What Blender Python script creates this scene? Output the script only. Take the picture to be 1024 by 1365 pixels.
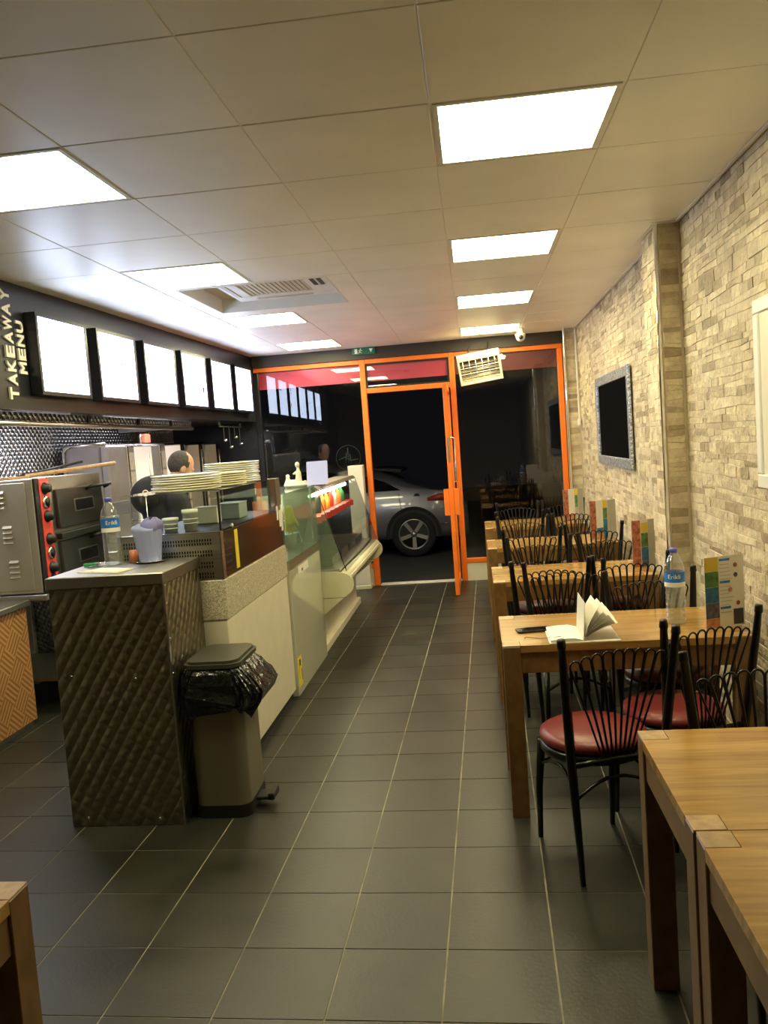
import bpy, bmesh, math, random
from mathutils import Vector, Matrix
random.seed(7)
PI = math.pi
S = bpy.context.scene
COL = S.collection
for o in list(bpy.data.objects): bpy.data.objects.remove(o)

# ------------------------------------------------------------------ camera
CAMH = 1.549
F_PX, PITCH, ROLL, YAW = 1113.12, 0.0818, -0.0721, -0.1116
cam_d = bpy.data.cameras.new('camera'); cam = bpy.data.objects.new('camera', cam_d); COL.objects.link(cam)
FW = Vector((math.sin(YAW)*math.cos(PITCH), math.cos(YAW)*math.cos(PITCH), -math.sin(PITCH)))
_r = Vector((math.cos(YAW), -math.sin(YAW), 0)); _u = _r.cross(FW)
CR = math.cos(ROLL)*_r + math.sin(ROLL)*_u
CU = -math.sin(ROLL)*_r + math.cos(ROLL)*_u
M = Matrix((CR, CU, -FW)).transposed().to_4x4(); M.translation = Vector((0, 0, CAMH))
cam.matrix_world = M
cam_d.sensor_fit = 'VERTICAL'; cam_d.sensor_height = 36.0; cam_d.lens = F_PX/1365*36.0
cam_d.clip_start = 0.05; cam_d.clip_end = 200
S.camera = cam
def proj(p):
    d = Vector(p)-Vector((0, 0, CAMH)); k = d.dot(FW)
    if k < 0.05: return None
    return (512+F_PX*d.dot(CR)/k, 682.5-F_PX*d.dot(CU)/k)

# ------------------------------------------------------------------ world, exposure
w = bpy.data.worlds.new('night'); S.world = w; w.use_nodes = True
w.node_tree.nodes['Background'].inputs[0].default_value = (0.010, 0.010, 0.012, 1)
w.node_tree.nodes['Background'].inputs[1].default_value = 0.25
S.view_settings.view_transform = 'Standard'; S.view_settings.look = 'None'
S.view_settings.gamma = 1.0; S.view_settings.exposure = 0.70
S.view_settings.use_curve_mapping = False
PANEL_L = 17.0      # ceiling LED panels
MENU_L = 6.0        # menu light boxes

# ------------------------------------------------------------------ materials
def newmat(name):
    m = bpy.data.materials.new(name); m.use_nodes = True
    nt = m.node_tree; b = nt.nodes['Principled BSDF']
    return m, nt, b
def pm(name, col, rough=0.5, metal=0.0, var=0.0, vs=8.0, bump=0.0, bs=60.0, coat=0.0, spec=0.5, stretch=(1, 1, 1), trans=0.0, ior=1.45):
    m, nt, b = newmat(name); L = nt.links
    b.inputs['Base Color'].default_value = (*col, 1); b.inputs['Roughness'].default_value = rough
    b.inputs['Metallic'].default_value = metal; b.inputs['Coat Weight'].default_value = coat
    b.inputs['Specular IOR Level'].default_value = spec
    b.inputs['Transmission Weight'].default_value = trans; b.inputs['IOR'].default_value = ior
    if var or bump:
        tc = nt.nodes.new('ShaderNodeTexCoord'); mp = nt.nodes.new('ShaderNodeMapping'); mp.inputs['Scale'].default_value = stretch
        L.new(tc.outputs['Object'], mp.inputs[0])
    if var:
        n = nt.nodes.new('ShaderNodeTexNoise'); n.inputs['Scale'].default_value = vs; n.inputs['Detail'].default_value = 5
        L.new(mp.outputs[0], n.inputs['Vector'])
        r = nt.nodes.new('ShaderNodeValToRGB')
        r.color_ramp.elements[0].position = .3; r.color_ramp.elements[1].position = .7
        r.color_ramp.elements[0].color = (*[c*(1-var) for c in col], 1)
        r.color_ramp.elements[1].color = (*[min(1, c*(1+var)) for c in col], 1)
        L.new(n.outputs['Fac'], r.inputs[0]); L.new(r.outputs[0], b.inputs['Base Color'])
    if bump:
        n2 = nt.nodes.new('ShaderNodeTexNoise'); n2.inputs['Scale'].default_value = bs; n2.inputs['Detail'].default_value = 4
        L.new(mp.outputs[0], n2.inputs['Vector'])
        bp = nt.nodes.new('ShaderNodeBump'); bp.inputs['Strength'].default_value = bump; bp.inputs['Distance'].default_value = .004
        L.new(n2.outputs['Fac'], bp.inputs['Height']); L.new(bp.outputs[0], b.inputs['Normal'])
    return m
def emis(name, col, s):
    m, nt, b = newmat(name)
    b.inputs['Base Color'].default_value = (.8, .8, .8, 1)
    b.inputs['Emission Color'].default_value = (*col, 1); b.inputs['Emission Strength'].default_value = s
    return m
def thin_glass(name, tint=(1, 1, 1), ior=1.5, rough=0.0, boost=1.0, haze=0.0, hcol=(.5, .55, .5)):
    m = bpy.data.materials.new(name); m.use_nodes = True; nt = m.node_tree; L = nt.links
    nt.nodes.clear()
    out = nt.nodes.new('ShaderNodeOutputMaterial'); mix = nt.nodes.new('ShaderNodeMixShader')
    tr = nt.nodes.new('ShaderNodeBsdfTransparent'); tr.inputs[0].default_value = (*tint, 1)
    gl = nt.nodes.new('ShaderNodeBsdfGlossy'); gl.inputs['Roughness'].default_value = rough
    fr = nt.nodes.new('ShaderNodeFresnel'); fr.inputs[0].default_value = ior
    mu = nt.nodes.new('ShaderNodeMath'); mu.operation = 'MULTIPLY'; mu.use_clamp = True; mu.inputs[1].default_value = boost
    # Fresnel must not see the inside of a thin pane as total reflection
    geo = nt.nodes.new('ShaderNodeNewGeometry'); inv = nt.nodes.new('ShaderNodeMath'); inv.operation = 'MULTIPLY_ADD'
    inv.inputs[1].default_value = -1.0; inv.inputs[2].default_value = 1.0
    L.new(geo.outputs['Backfacing'], inv.inputs[0])
    m2 = nt.nodes.new('ShaderNodeMath'); m2.operation = 'MULTIPLY'
    L.new(fr.outputs[0], mu.inputs[0]); L.new(mu.outputs[0], m2.inputs[0]); L.new(inv.outputs[0], m2.inputs[1])
    L.new(m2.outputs[0], mix.inputs[0]); L.new(tr.outputs[0], mix.inputs[1]); L.new(gl.outputs[0], mix.inputs[2])
    last = mix
    if haze:
        df = nt.nodes.new('ShaderNodeBsdfDiffuse'); df.inputs[0].default_value = (*hcol, 1)
        mx = nt.nodes.new('ShaderNodeMixShader'); mx.inputs[0].default_value = haze
        L.new(mix.outputs[0], mx.inputs[1]); L.new(df.outputs[0], mx.inputs[2]); last = mx
    L.new(last.outputs[0], out.inputs[0])
    return m
def quilt(name, col, period, rough=.32, depth=.006, ang=(62, -28), contrast=.35, mod=1.0):
    """embossed, quilted stainless sheet: bumps on a skewed diamond grid"""
    m, nt, b = newmat(name); L = nt.links
    b.inputs['Metallic'].default_value = 1; b.inputs['Roughness'].default_value = rough
    tc = nt.nodes.new('ShaderNodeTexCoord'); sep = nt.nodes.new('ShaderNodeSeparateXYZ'); L.new(tc.outputs['Object'], sep.inputs[0])
    add = nt.nodes.new('ShaderNodeMath'); add.operation = 'ADD'; L.new(sep.outputs[0], add.inputs[0]); L.new(sep.outputs[1], add.inputs[1])
    outs = []
    for a in ang:
        c, s = math.cos(math.radians(a)), math.sin(math.radians(a))
        k = PI/period
        m1 = nt.nodes.new('ShaderNodeMath'); m1.operation = 'MULTIPLY'; m1.inputs[1].default_value = c*k; L.new(add.outputs[0], m1.inputs[0])
        m2 = nt.nodes.new('ShaderNodeMath'); m2.operation = 'MULTIPLY_ADD'; m2.inputs[1].default_value = s*k; L.new(sep.outputs[2], m2.inputs[0]); L.new(m1.outputs[0], m2.inputs[2])
        si = nt.nodes.new('ShaderNodeMath'); si.operation = 'SINE'; L.new(m2.outputs[0], si.inputs[0])
        ab = nt.nodes.new('ShaderNodeMath'); ab.operation = 'ABSOLUTE'; L.new(si.outputs[0], ab.inputs[0]); outs.append(ab)
    md = nt.nodes.new('ShaderNodeMath'); md.operation = 'MULTIPLY_ADD'; md.inputs[1].default_value = mod; md.inputs[2].default_value = 1-mod; L.new(outs[1].outputs[0], md.inputs[0])
    mu = nt.nodes.new('ShaderNodeMath'); mu.operation = 'MULTIPLY'; L.new(outs[0].outputs[0], mu.inputs[0]); L.new(md.outputs[0], mu.inputs[1])
    bp = nt.nodes.new('ShaderNodeBump'); bp.inputs['Strength'].default_value = 1.0; bp.inputs['Distance'].default_value = depth
    L.new(mu.outputs[0], bp.inputs['Height']); L.new(bp.outputs[0], b.inputs['Normal'])
    n = nt.nodes.new('ShaderNodeTexNoise'); n.inputs['Scale'].default_value = 5; L.new(tc.outputs['Object'], n.inputs['Vector'])
    r = nt.nodes.new('ShaderNodeValToRGB'); r.color_ramp.elements[0].color = (*[x*(1-contrast) for x in col], 1); r.color_ramp.elements[1].color = (*col, 1)
    L.new(n.outputs['Fac'], r.inputs[0]); L.new(r.outputs[0], b.inputs['Base Color'])
    return m
def wood(name, c0, c1, rough=.35, sx=2.0, sy=28.0, planks=0.07):
    m, nt, b = newmat(name); L = nt.links
    b.inputs['Roughness'].default_value = rough; b.inputs['Coat Weight'].default_value = .15; b.inputs['Coat Roughness'].default_value = .25
    tc = nt.nodes.new('ShaderNodeTexCoord'); mp = nt.nodes.new('ShaderNodeMapping'); mp.inputs['Scale'].default_value = (sx, sy, sy*.6)
    oi = nt.nodes.new('ShaderNodeObjectInfo'); va = nt.nodes.new('ShaderNodeVectorMath'); va.operation = 'ADD'
    L.new(tc.outputs['Object'], va.inputs[0]); L.new(oi.outputs['Random'], va.inputs[1]); L.new(va.outputs[0], mp.inputs[0])
    n = nt.nodes.new('ShaderNodeTexNoise'); n.inputs['Scale'].default_value = 1.6; n.inputs['Detail'].default_value = 7; n.inputs['Distortion'].default_value = .6
    L.new(mp.outputs[0], n.inputs['Vector'])
    br = nt.nodes.new('ShaderNodeTexBrick'); br.inputs['Scale'].default_value = 1.0
    br.inputs['Brick Width'].default_value = .42; br.inputs['Row Height'].default_value = planks; br.inputs['Mortar Size'].default_value = .0
    br.inputs['Color1'].default_value = (.78, .78, .78, 1); br.inputs['Color2'].default_value = (1.05, 1.05, 1.05, 1)
    L.new(va.outputs[0], br.inputs['Vector'])
    r = nt.nodes.new('ShaderNodeValToRGB'); r.color_ramp.elements[0].position = .3; r.color_ramp.elements[1].position = .72
    r.color_ramp.elements[0].color = (*c0, 1); r.color_ramp.elements[1].color = (*c1, 1)
    L.new(n.outputs['Fac'], r.inputs[0])
    mx = nt.nodes.new('ShaderNodeMixRGB'); mx.blend_type = 'MULTIPLY'; mx.inputs[0].default_value = .8
    L.new(r.outputs[0], mx.inputs[1]); L.new(br.outputs['Color'], mx.inputs[2]); L.new(mx.outputs[0], b.inputs['Base Color'])
    bp = nt.nodes.new('ShaderNodeBump'); bp.inputs['Strength'].default_value = .12; bp.inputs['Distance'].default_value = .002
    L.new(n.outputs['Fac'], bp.inputs['Height']); L.new(bp.outputs[0], b.inputs['Normal'])
    return m
def stone_mat():
    m, nt, b = newmat('split_face_stone'); L = nt.links
    b.inputs['Roughness'].default_value = .62
    g = nt.nodes.new('ShaderNodeNewGeometry'); oi = nt.nodes.new('ShaderNodeObjectInfo')
    ad = nt.nodes.new('ShaderNodeMath'); ad.operation = 'ADD'; L.new(g.outputs['Random Per Island'], ad.inputs[0]); L.new(oi.outputs['Random'], ad.inputs[1])
    fr = nt.nodes.new('ShaderNodeMath'); fr.operation = 'FRACT'; L.new(ad.outputs[0], fr.inputs[0])
    r = nt.nodes.new('ShaderNodeValToRGB'); e = r.color_ramp.elements
    e[0].position = 0; e[0].color = (.36, .29, .19, 1); e[1].position = 1; e[1].color = (.75, .665, .50, 1)
    for p, c in ((.14, (.49, .405, .275, 1)), (.40, (.63, .54, .39, 1)), (.8, (.70, .615, .455, 1))):
        x = e.new(p); x.color = c
    L.new(fr.outputs[0], r.inputs[0])
    tc = nt.nodes.new('ShaderNodeTexCoord'); n = nt.nodes.new('ShaderNodeTexNoise'); n.inputs['Scale'].default_value = 14; n.inputs['Detail'].default_value = 6
    L.new(g.outputs['Position'], n.inputs['Vector'])
    r2 = nt.nodes.new('ShaderNodeValToRGB'); r2.color_ramp.elements[0].position = .3; r2.color_ramp.elements[1].position = .7
    r2.color_ramp.elements[0].color = (.72, .70, .66, 1); r2.color_ramp.elements[1].color = (1.08, 1.06, 1.0, 1)
    L.new(n.outputs['Fac'], r2.inputs[0])
    mx = nt.nodes.new('ShaderNodeMixRGB'); mx.blend_type = 'MULTIPLY'; mx.inputs[0].default_value = 1
    L.new(r.outputs[0], mx.inputs[1]); L.new(r2.outputs[0], mx.inputs[2]); L.new(mx.outputs[0], b.inputs['Base Color'])
    n3 = nt.nodes.new('ShaderNodeTexNoise'); n3.inputs['Scale'].default_value = 38; n3.inputs['Detail'].default_value = 6; L.new(g.outputs['Position'], n3.inputs['Vector'])
    bp = nt.nodes.new('ShaderNodeBump'); bp.inputs['Strength'].default_value = .8; bp.inputs['Distance'].default_value = .014
    L.new(n3.outputs['Fac'], bp.inputs['Height']); L.new(bp.outputs[0], b.inputs['Normal'])
    return m
def tile_mat():
    m, nt, b = newmat('slate_floor_tile'); L = nt.links
    g = nt.nodes.new('ShaderNodeNewGeometry'); oi = nt.nodes.new('ShaderNodeObjectInfo')
    n = nt.nodes.new('ShaderNodeTexNoise'); n.inputs['Scale'].default_value = 3.2; n.inputs['Detail'].default_value = 8; n.inputs['Roughness'].default_value = .65
    L.new(g.outputs['Position'], n.inputs['Vector'])
    r = nt.nodes.new('ShaderNodeValToRGB'); r.color_ramp.elements[0].position = .3; r.color_ramp.elements[1].position = .75
    r.color_ramp.elements[0].color = (.014, .0135, .0105, 1); r.color_ramp.elements[1].color = (.040, .0385, .030, 1)
    L.new(n.outputs['Fac'], r.inputs[0])
    mm = nt.nodes.new('ShaderNodeMath'); mm.operation = 'MULTIPLY_ADD'; mm.inputs[1].default_value = .35; mm.inputs[2].default_value = .82; L.new(oi.outputs['Random'], mm.inputs[0])
    mx = nt.nodes.new('ShaderNodeMixRGB'); mx.blend_type = 'MULTIPLY'; mx.inputs[0].default_value = 1
    L.new(r.outputs[0], mx.inputs[1]); L.new(mm.outputs[0], mx.inputs[2]); L.new(mx.outputs[0], b.inputs['Base Color'])
    r3 = nt.nodes.new('ShaderNodeMapRange'); r3.inputs['To Min'].default_value = .32; r3.inputs['To Max'].default_value = .50
    L.new(n.outputs['Fac'], r3.inputs[0]); L.new(r3.outputs[0], b.inputs['Roughness'])
    n3 = nt.nodes.new('ShaderNodeTexNoise'); n3.inputs['Scale'].default_value = 70; n3.inputs['Detail'].default_value = 4; L.new(g.outputs['Position'], n3.inputs['Vector'])
    bp = nt.nodes.new('ShaderNodeBump'); bp.inputs['Strength'].default_value = .25; bp.inputs['Distance'].default_value = .003
    L.new(n3.outputs['Fac'], bp.inputs['Height']); L.new(bp.outputs[0], b.inputs['Normal'])
    return m
def parquet_mat():
    m, nt, b = newmat('basket_weave_laminate'); L = nt.links
    b.inputs['Roughness'].default_value = .4
    tc = nt.nodes.new('ShaderNodeTexCoord'); sep = nt.nodes.new('ShaderNodeSeparateXYZ'); L.new(tc.outputs['Object'], sep.inputs[0])
    cmb = nt.nodes.new('ShaderNodeCombineXYZ'); L.new(sep.outputs[1], cmb.inputs[0]); L.new(sep.outputs[2], cmb.inputs[1])
    mp = nt.nodes.new('ShaderNodeMapping'); mp.inputs['Rotation'].default_value = (0, 0, .7); L.new(cmb.outputs[0], mp.inputs[0])
    ck = nt.nodes.new('ShaderNodeTexChecker'); ck.inputs['Scale'].default_value = 8; L.new(mp.outputs[0], ck.inputs['Vector'])
    w1 = nt.nodes.new('ShaderNodeTexWave'); w1.bands_direction = 'X'; w1.inputs['Scale'].default_value = 8*1.4; L.new(mp.outputs[0], w1.inputs['Vector'])
    w2 = nt.nodes.new('ShaderNodeTexWave'); w2.bands_direction = 'Y'; w2.inputs['Scale'].default_value = 8*1.4; L.new(mp.outputs[0], w2.inputs['Vector'])
    mx = nt.nodes.new('ShaderNodeMixRGB'); L.new(ck.outputs['Fac'], mx.inputs[0]); L.new(w1.outputs['Color'], mx.inputs[1]); L.new(w2.outputs['Color'], mx.inputs[2])
    r = nt.nodes.new('ShaderNodeValToRGB'); r.color_ramp.elements[0].color = (.27, .115, .03, 1); r.color_ramp.elements[1].color = (.58, .31, .11, 1)
    L.new(mx.outputs[0], r.inputs[0]); L.new(r.outputs[0], b.inputs['Base Color'])
    return m
def speckle(name, c0, c1, scale, rough=.3, metal=0):
    m, nt, b = newmat(name); L = nt.links
    b.inputs['Roughness'].default_value = rough; b.inputs['Metallic'].default_value = metal
    tc = nt.nodes.new('ShaderNodeTexCoord'); v = nt.nodes.new('ShaderNodeTexVoronoi'); v.inputs['Scale'].default_value = scale
    L.new(tc.outputs['Object'], v.inputs['Vector'])
    sp = nt.nodes.new('ShaderNodeSeparateXYZ'); L.new(v.outputs['Color'], sp.inputs[0])
    r = nt.nodes.new('ShaderNodeValToRGB'); r.color_ramp.elements[0].color = (*c0, 1); r.color_ramp.elements[1].color = (*c1, 1)
    L.new(sp.outputs[0], r.inputs[0]); L.new(r.outputs[0], b.inputs['Base Color'])
    return m

WARM = (1.0, .885, .50); COOL = (.56, .69, 1.0)
m_panel = emis('led_panel', WARM, PANEL_L)
m_menu = emis('menu_lightbox_print', COOL, MENU_L)
m_hoodl = emis('hood_lamp_diffuser', (.95, .92, 1.0), 16)
m_tube = emis('display_lamp', (1, .9, .7), 30)
m_ceil = pm('ceiling_tile_vinyl', (.91, .885, .79), .40, var=.05, vs=2.5, bump=.05, bs=30)
m_grid = pm('ceiling_bar_white', (.82, .80, .72), .4)
m_white = pm('white_paint', (.78, .77, .72), .4)
m_cream = pm('cream_panel', (.74, .70, .56), .35, var=.04)
m_creamg = pm('cream_moulding', (.66, .64, .44), .35, var=.04)
m_brownw = pm('brown_wall_paint', (.46, .38, .27), .6)
m_stone = stone_mat(); m_mortar = pm('stone_backing', (.56, .48, .34), .8, var=.1)
m_tile = tile_mat(); m_grout = pm('pale_grout', (.27, .245, .185), .8, var=.45, vs=6)
m_black = pm('black_gloss_panel', (.014, .014, .020), .28, var=.1)
m_dark = pm('dark_brown_beam', (.035, .026, .02), .5)
m_orange = pm('orange_paint', (.86, .19, .018), .38, var=.05)
m_glass = thin_glass('shop_window_glass', (.93, .95, .94), boost=2.6)
m_case = thin_glass('display_glass', (.965, .985, .968), boost=1.3)
m_casegreen = thin_glass('green_display_glass', (.80, .88, .82), boost=1.3, haze=.13, hcol=(.46, .54, .44))
m_pet = thin_glass('clear_plastic', (.93, .95, .95), ior=1.5, boost=3.2, rough=.06, haze=.07, hcol=(.9, .9, .88))
m_water = thin_glass('water', (.86, .89, .89), ior=1.4, boost=2.2, rough=.03, haze=.05, hcol=(.8, .82, .8))
m_steel = pm('brushed_steel', (.60, .58, .54), .3, 1, var=.08, vs=3, stretch=(1, 1, 30))
m_steeld = pm('dull_steel', (.36, .34, .29), .4, 1, var=.15, vs=4)
m_chrome = pm('chrome_trim', (.82, .82, .80), .12, 1)
m_qcount = quilt('quilted_counter_steel', (.37, .335, .245), .046, .34, .0062, ang=(-32, 58), mod=.55)
m_qwall = quilt('diamond_wall_steel', (.70, .69, .71), .040, .28, .02, ang=(45, -45))
m_qdark = quilt('ribbed_dark_steel', (.26, .26, .28), .03, .35, .008)
m_wood = wood('oak_table', (.32, .165, .042), (.55, .325, .09), rough=.2)
m_woodlegshade = wood('oak_leg_shaded', (.175, .088, .026), (.29, .160, .050), sx=14, sy=14, planks=2.0)  # oak colour darkened to stand for shade on legs and aprons
m_woodend = wood('oak_end_grain', (.42, .25, .11), (.60, .40, .19), rough=.5, sx=20, sy=20, planks=2.0)
m_iron = pm('black_lacquered_iron', (.006, .005, .0045), .3, coat=.1, spec=.35)
m_red = pm('red_vinyl', (.19, .030, .030), .38, var=.08, bump=.12, bs=120)
m_parq = parquet_mat()
m_granite = speckle('granite', (.27, .245, .17), (.78, .73, .58), 230, .28)
m_glit = speckle('silver_glitter', (.12, .13, .16), (.85, .90, 1.0), 110, .3, .5)
m_brown = pm('brown_laminate', (.042, .026, .018), .13, var=.3, vs=2)
m_rubber = pm('black_plastic', (.012, .012, .012), .45)
m_screen = pm('tv_screen', (.006, .006, .006), .08)
m_bag = pm('black_bin_bag', (.008, .008, .009), .15, bump=1.0, bs=14, spec=.9)
for n_ in m_bag.node_tree.nodes:
    if n_.type == 'BUMP': n_.inputs['Distance'].default_value = .03
m_binsteel = pm('bin_steel', (.27, .245, .175), .38, .6, var=.06, vs=2)
m_binlid = pm('bin_lid_grey', (.062, .06, .048), .38)
m_oven = pm('oven_enamel_steel', (.50, .46, .38), .45, .5, var=.05)
m_ovend = pm('oven_door_steel', (.15, .145, .13), .28, .9, var=.25, vs=3)
m_ovenred = pm('red_control_strip', (.70, .07, .05), .4)
m_ovenglass = pm('oven_glass', (.01, .01, .01), .1)
m_yellow = pm('yellow_print', (.85, .68, .04), .45)
m_paper = pm('paper', (.80, .78, .70), .6)
m_kraft = pm('kraft_paper', (.70, .55, .30), .7, var=.06)
m_lilac = pm('blue_napkin', (.31, .36, .66), .8, bump=.2, bs=30)
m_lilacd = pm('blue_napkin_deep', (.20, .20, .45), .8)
m_terra = pm('terracotta_cup', (.62, .20, .10), .5)
m_green = pm('green_plastic', (.03, .32, .12), .4)
m_plate = pm('cream_china', (.80, .77, .55), .25)
m_signg = pm('sign_green', (.012, .13, .065), .4)
m_film = pm('red_window_film', (.62, .06, .10), .4)
m_lcard = pm('lilac_card', (.50, .54, .86), .5)
m_skin = pm('skin', (.58, .31, .20), .5, var=.06)
m_hair = pm('short_grey_hair', (.055, .045, .036), .75, var=.3, vs=60, bump=.5, bs=300)
m_cloth = pm('black_cloth', (.012, .012, .013), .8, bump=.2, bs=80)
m_car = pm('silver_car_paint', (.17, .17, .22), .28, .5, coat=.8)
m_tyre = pm('tyre_rubber', (.010, .010, .010), .8)
m_alloy = pm('alloy_wheel', (.50, .50, .52), .3, .9)
m_lamp = pm('tail_lamp_lens', (.35, .05, .03), .15)
m_asph = pm('asphalt', (.035, .035, .036), .8, var=.3, vs=20, bump=.4, bs=80)
m_gum = pm('printed_marks', (.30, .32, .34), .5)
m_redfood = pm('red_tray_lining', (.62, .06, .04), .45, var=.2, vs=30)
m_mirrorp = pm('glossy_pale_panel', (.62, .63, .51), .07, .22, spec=.8)
m_blk = pm('black_ink', (.015, .015, .015), .5)

# ------------------------------------------------------------------ helpers
def wloc(p):
    v = Vector((0, 0, 0))
    while p is not None: v += p.location; p = p.parent
    return v
class MB:
    """collects shapes (world axes), builds ONE mesh object; coordinates are made relative to the parent"""
    def __init__(s): s.v = []; s.f = []; s.mi = []; s.mats = []; s.sm = []
    def _m(s, mat):
        if mat is None: return 0
        if mat not in s.mats: s.mats.append(mat)
        return s.mats.index(mat)
    def add(s, vs, fs, mat=None, smooth=False, M=None):
        b = len(s.v); k = s._m(mat)
        for q in vs:
            q = Vector(q); s.v.append(M @ q if M is not None else q)
        for q in fs: s.f.append([b+i for i in q]); s.mi.append(k); s.sm.append(smooth)
        return s
    def box(s, a, b, mat=None, ch=0.0, M=None):
        x0, y0, z0 = [min(p, q) for p, q in zip(a, b)]; x1, y1, z1 = [max(p, q) for p, q in zip(a, b)]
        if ch <= 0:
            vs = [(x, y, z) for z in (z0, z1) for y in (y0, y1) for x in (x0, x1)]
            fs = [(0, 2, 3, 1), (4, 5, 7, 6), (0, 1, 5, 4), (2, 6, 7, 3), (0, 4, 6, 2), (1, 3, 7, 5)]
            return s.add(vs, fs, mat, False, M)
        bm = bmesh.new(); bmesh.ops.create_cube(bm, size=1)
        for v in bm.verts: v.co = Vector(((x0+x1)/2+v.co.x*(x1-x0), (y0+y1)/2+v.co.y*(y1-y0), (z0+z1)/2+v.co.z*(z1-z0)))
        bmesh.ops.bevel(bm, geom=bm.edges[:], offset=ch, segments=1, affect='EDGES')
        bm.verts.index_update(); r = s.add([v.co for v in bm.verts], [[v.index for v in f.verts] for f in bm.faces], mat, False, M); bm.free(); return r
    def prism(s, pts, axis, a, b, mat=None, smooth=False, M=None):
        """polygon pts in the plane normal to axis, extruded from a to b"""
        def mk(p, t):
            return {0: (t, p[0], p[1]), 1: (p[0], t, p[1]), 2: (p[0], p[1], t)}[axis]
        n = len(pts); vs = [mk(p, a) for p in pts]+[mk(p, b) for p in pts]
        fs = [list(range(n))[::-1], list(range(n, 2*n))]+[(i, (i+1) % n, n+(i+1) % n, n+i) for i in range(n)]
        return s.add(vs, fs, mat, smooth, M)
    def tube(s, pts, r, n=8, mat=None, cap=True, M=None):
        pts = [Vector(p) for p in pts]; rs = r if isinstance(r, (list, tuple)) else [r]*len(pts)
        vs = []; fs = []; prev = None
        for i, p in enumerate(pts):
            t = (pts[min(i+1, len(pts)-1)]-pts[max(i-1, 0)]).normalized()
            if prev is None:
                a = t.orthogonal().normalized()
            else:
                a = (prev-t*prev.dot(t)); a = a.normalized() if a.length > 1e-6 else t.orthogonal().normalized()
            prev = a; c = t.cross(a)
            for k in range(n):
                an = 2*PI*k/n; vs.append(p+(a*math.cos(an)+c*math.sin(an))*rs[i])
        for i in range(len(pts)-1):
            for k in range(n): fs.append((i*n+k, i*n+(k+1) % n, (i+1)*n+(k+1) % n, (i+1)*n+k))
        if cap: fs.append(list(range(n))[::-1]); fs.append([(len(pts)-1)*n+k for k in range(n)])
        return s.add(vs, fs, mat, True, M)
    def lathe(s, prof, n=24, c=(0, 0, 0), mat=None, sx=1.0, sy=1.0, M=None, cap=True):
        vs = []; fs = []
        for (r, z) in prof:
            for k in range(n):
                a = 2*PI*k/n; vs.append((c[0]+r*sx*math.cos(a), c[1]+r*sy*math.sin(a), c[2]+z))
        for i in range(len(prof)-1):
            for k in range(n): fs.append((i*n+k, i*n+(k+1) % n, (i+1)*n+(k+1) % n, (i+1)*n+k))
        if cap:
            if prof[0][0] > 1e-4: fs.append(list(range(n))[::-1])
            if prof[-1][0] > 1e-4: fs.append([(len(prof)-1)*n+k for k in range(n)])
        return s.add(vs, fs, mat, True, M)
    def ell(s, c, r, n=14, m=9, mat=None, M=None):
        vs = []; fs = []
        for i in range(m+1):
            t = PI*i/m
            for k in range(n):
                a = 2*PI*k/n; vs.append((c[0]+r[0]*math.sin(t)*math.cos(a), c[1]+r[1]*math.sin(t)*math.sin(a), c[2]-r[2]*math.cos(t)))
        for i in range(m):
            for k in range(n): fs.append((i*n+k, i*n+(k+1) % n, (i+1)*n+(k+1) % n, (i+1)*n+k))
        return s.add(vs, fs, mat, True, M)
    def loft(s, rings, mat=None, smooth=True, cap=True, M=None):
        n = len(rings[0]); vs = [p for r in rings for p in r]; fs = []
        for i in range(len(rings)-1):
            for k in range(n): fs.append((i*n+k, i*n+(k+1) % n, (i+1)*n+(k+1) % n, (i+1)*n+k))
        if cap: fs.append(list(range(n))[::-1]); fs.append([(len(rings)-1)*n+k for k in range(n)])
        return s.add(vs, fs, mat, smooth, M)
    def mesh(s, name, mat=None, off=Vector((0, 0, 0))):
        me = bpy.data.meshes.new(name); me.from_pydata([tuple(v-off) for v in s.v], [], s.f)
        mats = s.mats if s.mats else [mat]
        for q in mats: me.materials.append(q)
        me.polygons.foreach_set('material_index', s.mi); me.polygons.foreach_set('use_smooth', s.sm)
        bm = bmesh.new(); bm.from_mesh(me); bmesh.ops.recalc_face_normals(bm, faces=bm.faces[:])
        bmesh.ops.remove_doubles(bm, verts=bm.verts[:], dist=1e-6)
        bm.to_mesh(me); bm.free(); me.update()
        return me
    def build(s, name, mat=None, parent=None, loc=None):
        off = wloc(parent) if parent is not None else Vector(loc or (0, 0, 0))
        o = bpy.data.objects.new(name, s.mesh(name, mat, off)); COL.objects.link(o)
        if parent is not None: o.parent = parent
        else: o.location = off
        return o
def tag(o, label, cat, group=None):
    o['label'] = label; o['category'] = cat
    if group: o['group'] = group
    return o
def thing(name, label, cat, loc=(0, 0, 0), group=None):
    o = bpy.data.objects.new(name, None); COL.objects.link(o); o.location = loc; o.empty_display_size = .1
    return tag(o, label, cat, group)
def struct(o, label=None):
    o['kind'] = 'structure'
    if label: o['label'] = label
    return o
def dup(root, loc, rotz, label, group=None):
    r = root.copy(); COL.objects.link(r); r.location = loc; r.rotation_euler = (0, 0, rotz); r['label'] = label
    if group: r['group'] = group
    for ch in list(root.children):
        c = ch.copy(); COL.objects.link(c); c.parent = r
        for g in list(ch.children):
            d = g.copy(); COL.objects.link(d); d.parent = c
    return r
def arc(cx, cy, r, a0, a1, n):
    return [(cx+r*math.cos(math.radians(a0+(a1-a0)*i/n)), cy+r*math.sin(math.radians(a0+(a1-a0)*i/n))) for i in range(n+1)]
def rrect(x0, y0, x1, y1, r, n=5):
    return arc(x1-r, y0+r, r, -90, 0, n)+arc(x1-r, y1-r, r, 0, 90, n)+arc(x0+r, y1-r, r, 90, 180, n)+arc(x0+r, y0+r, r, 180, 270, n)
_txt = {}
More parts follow.
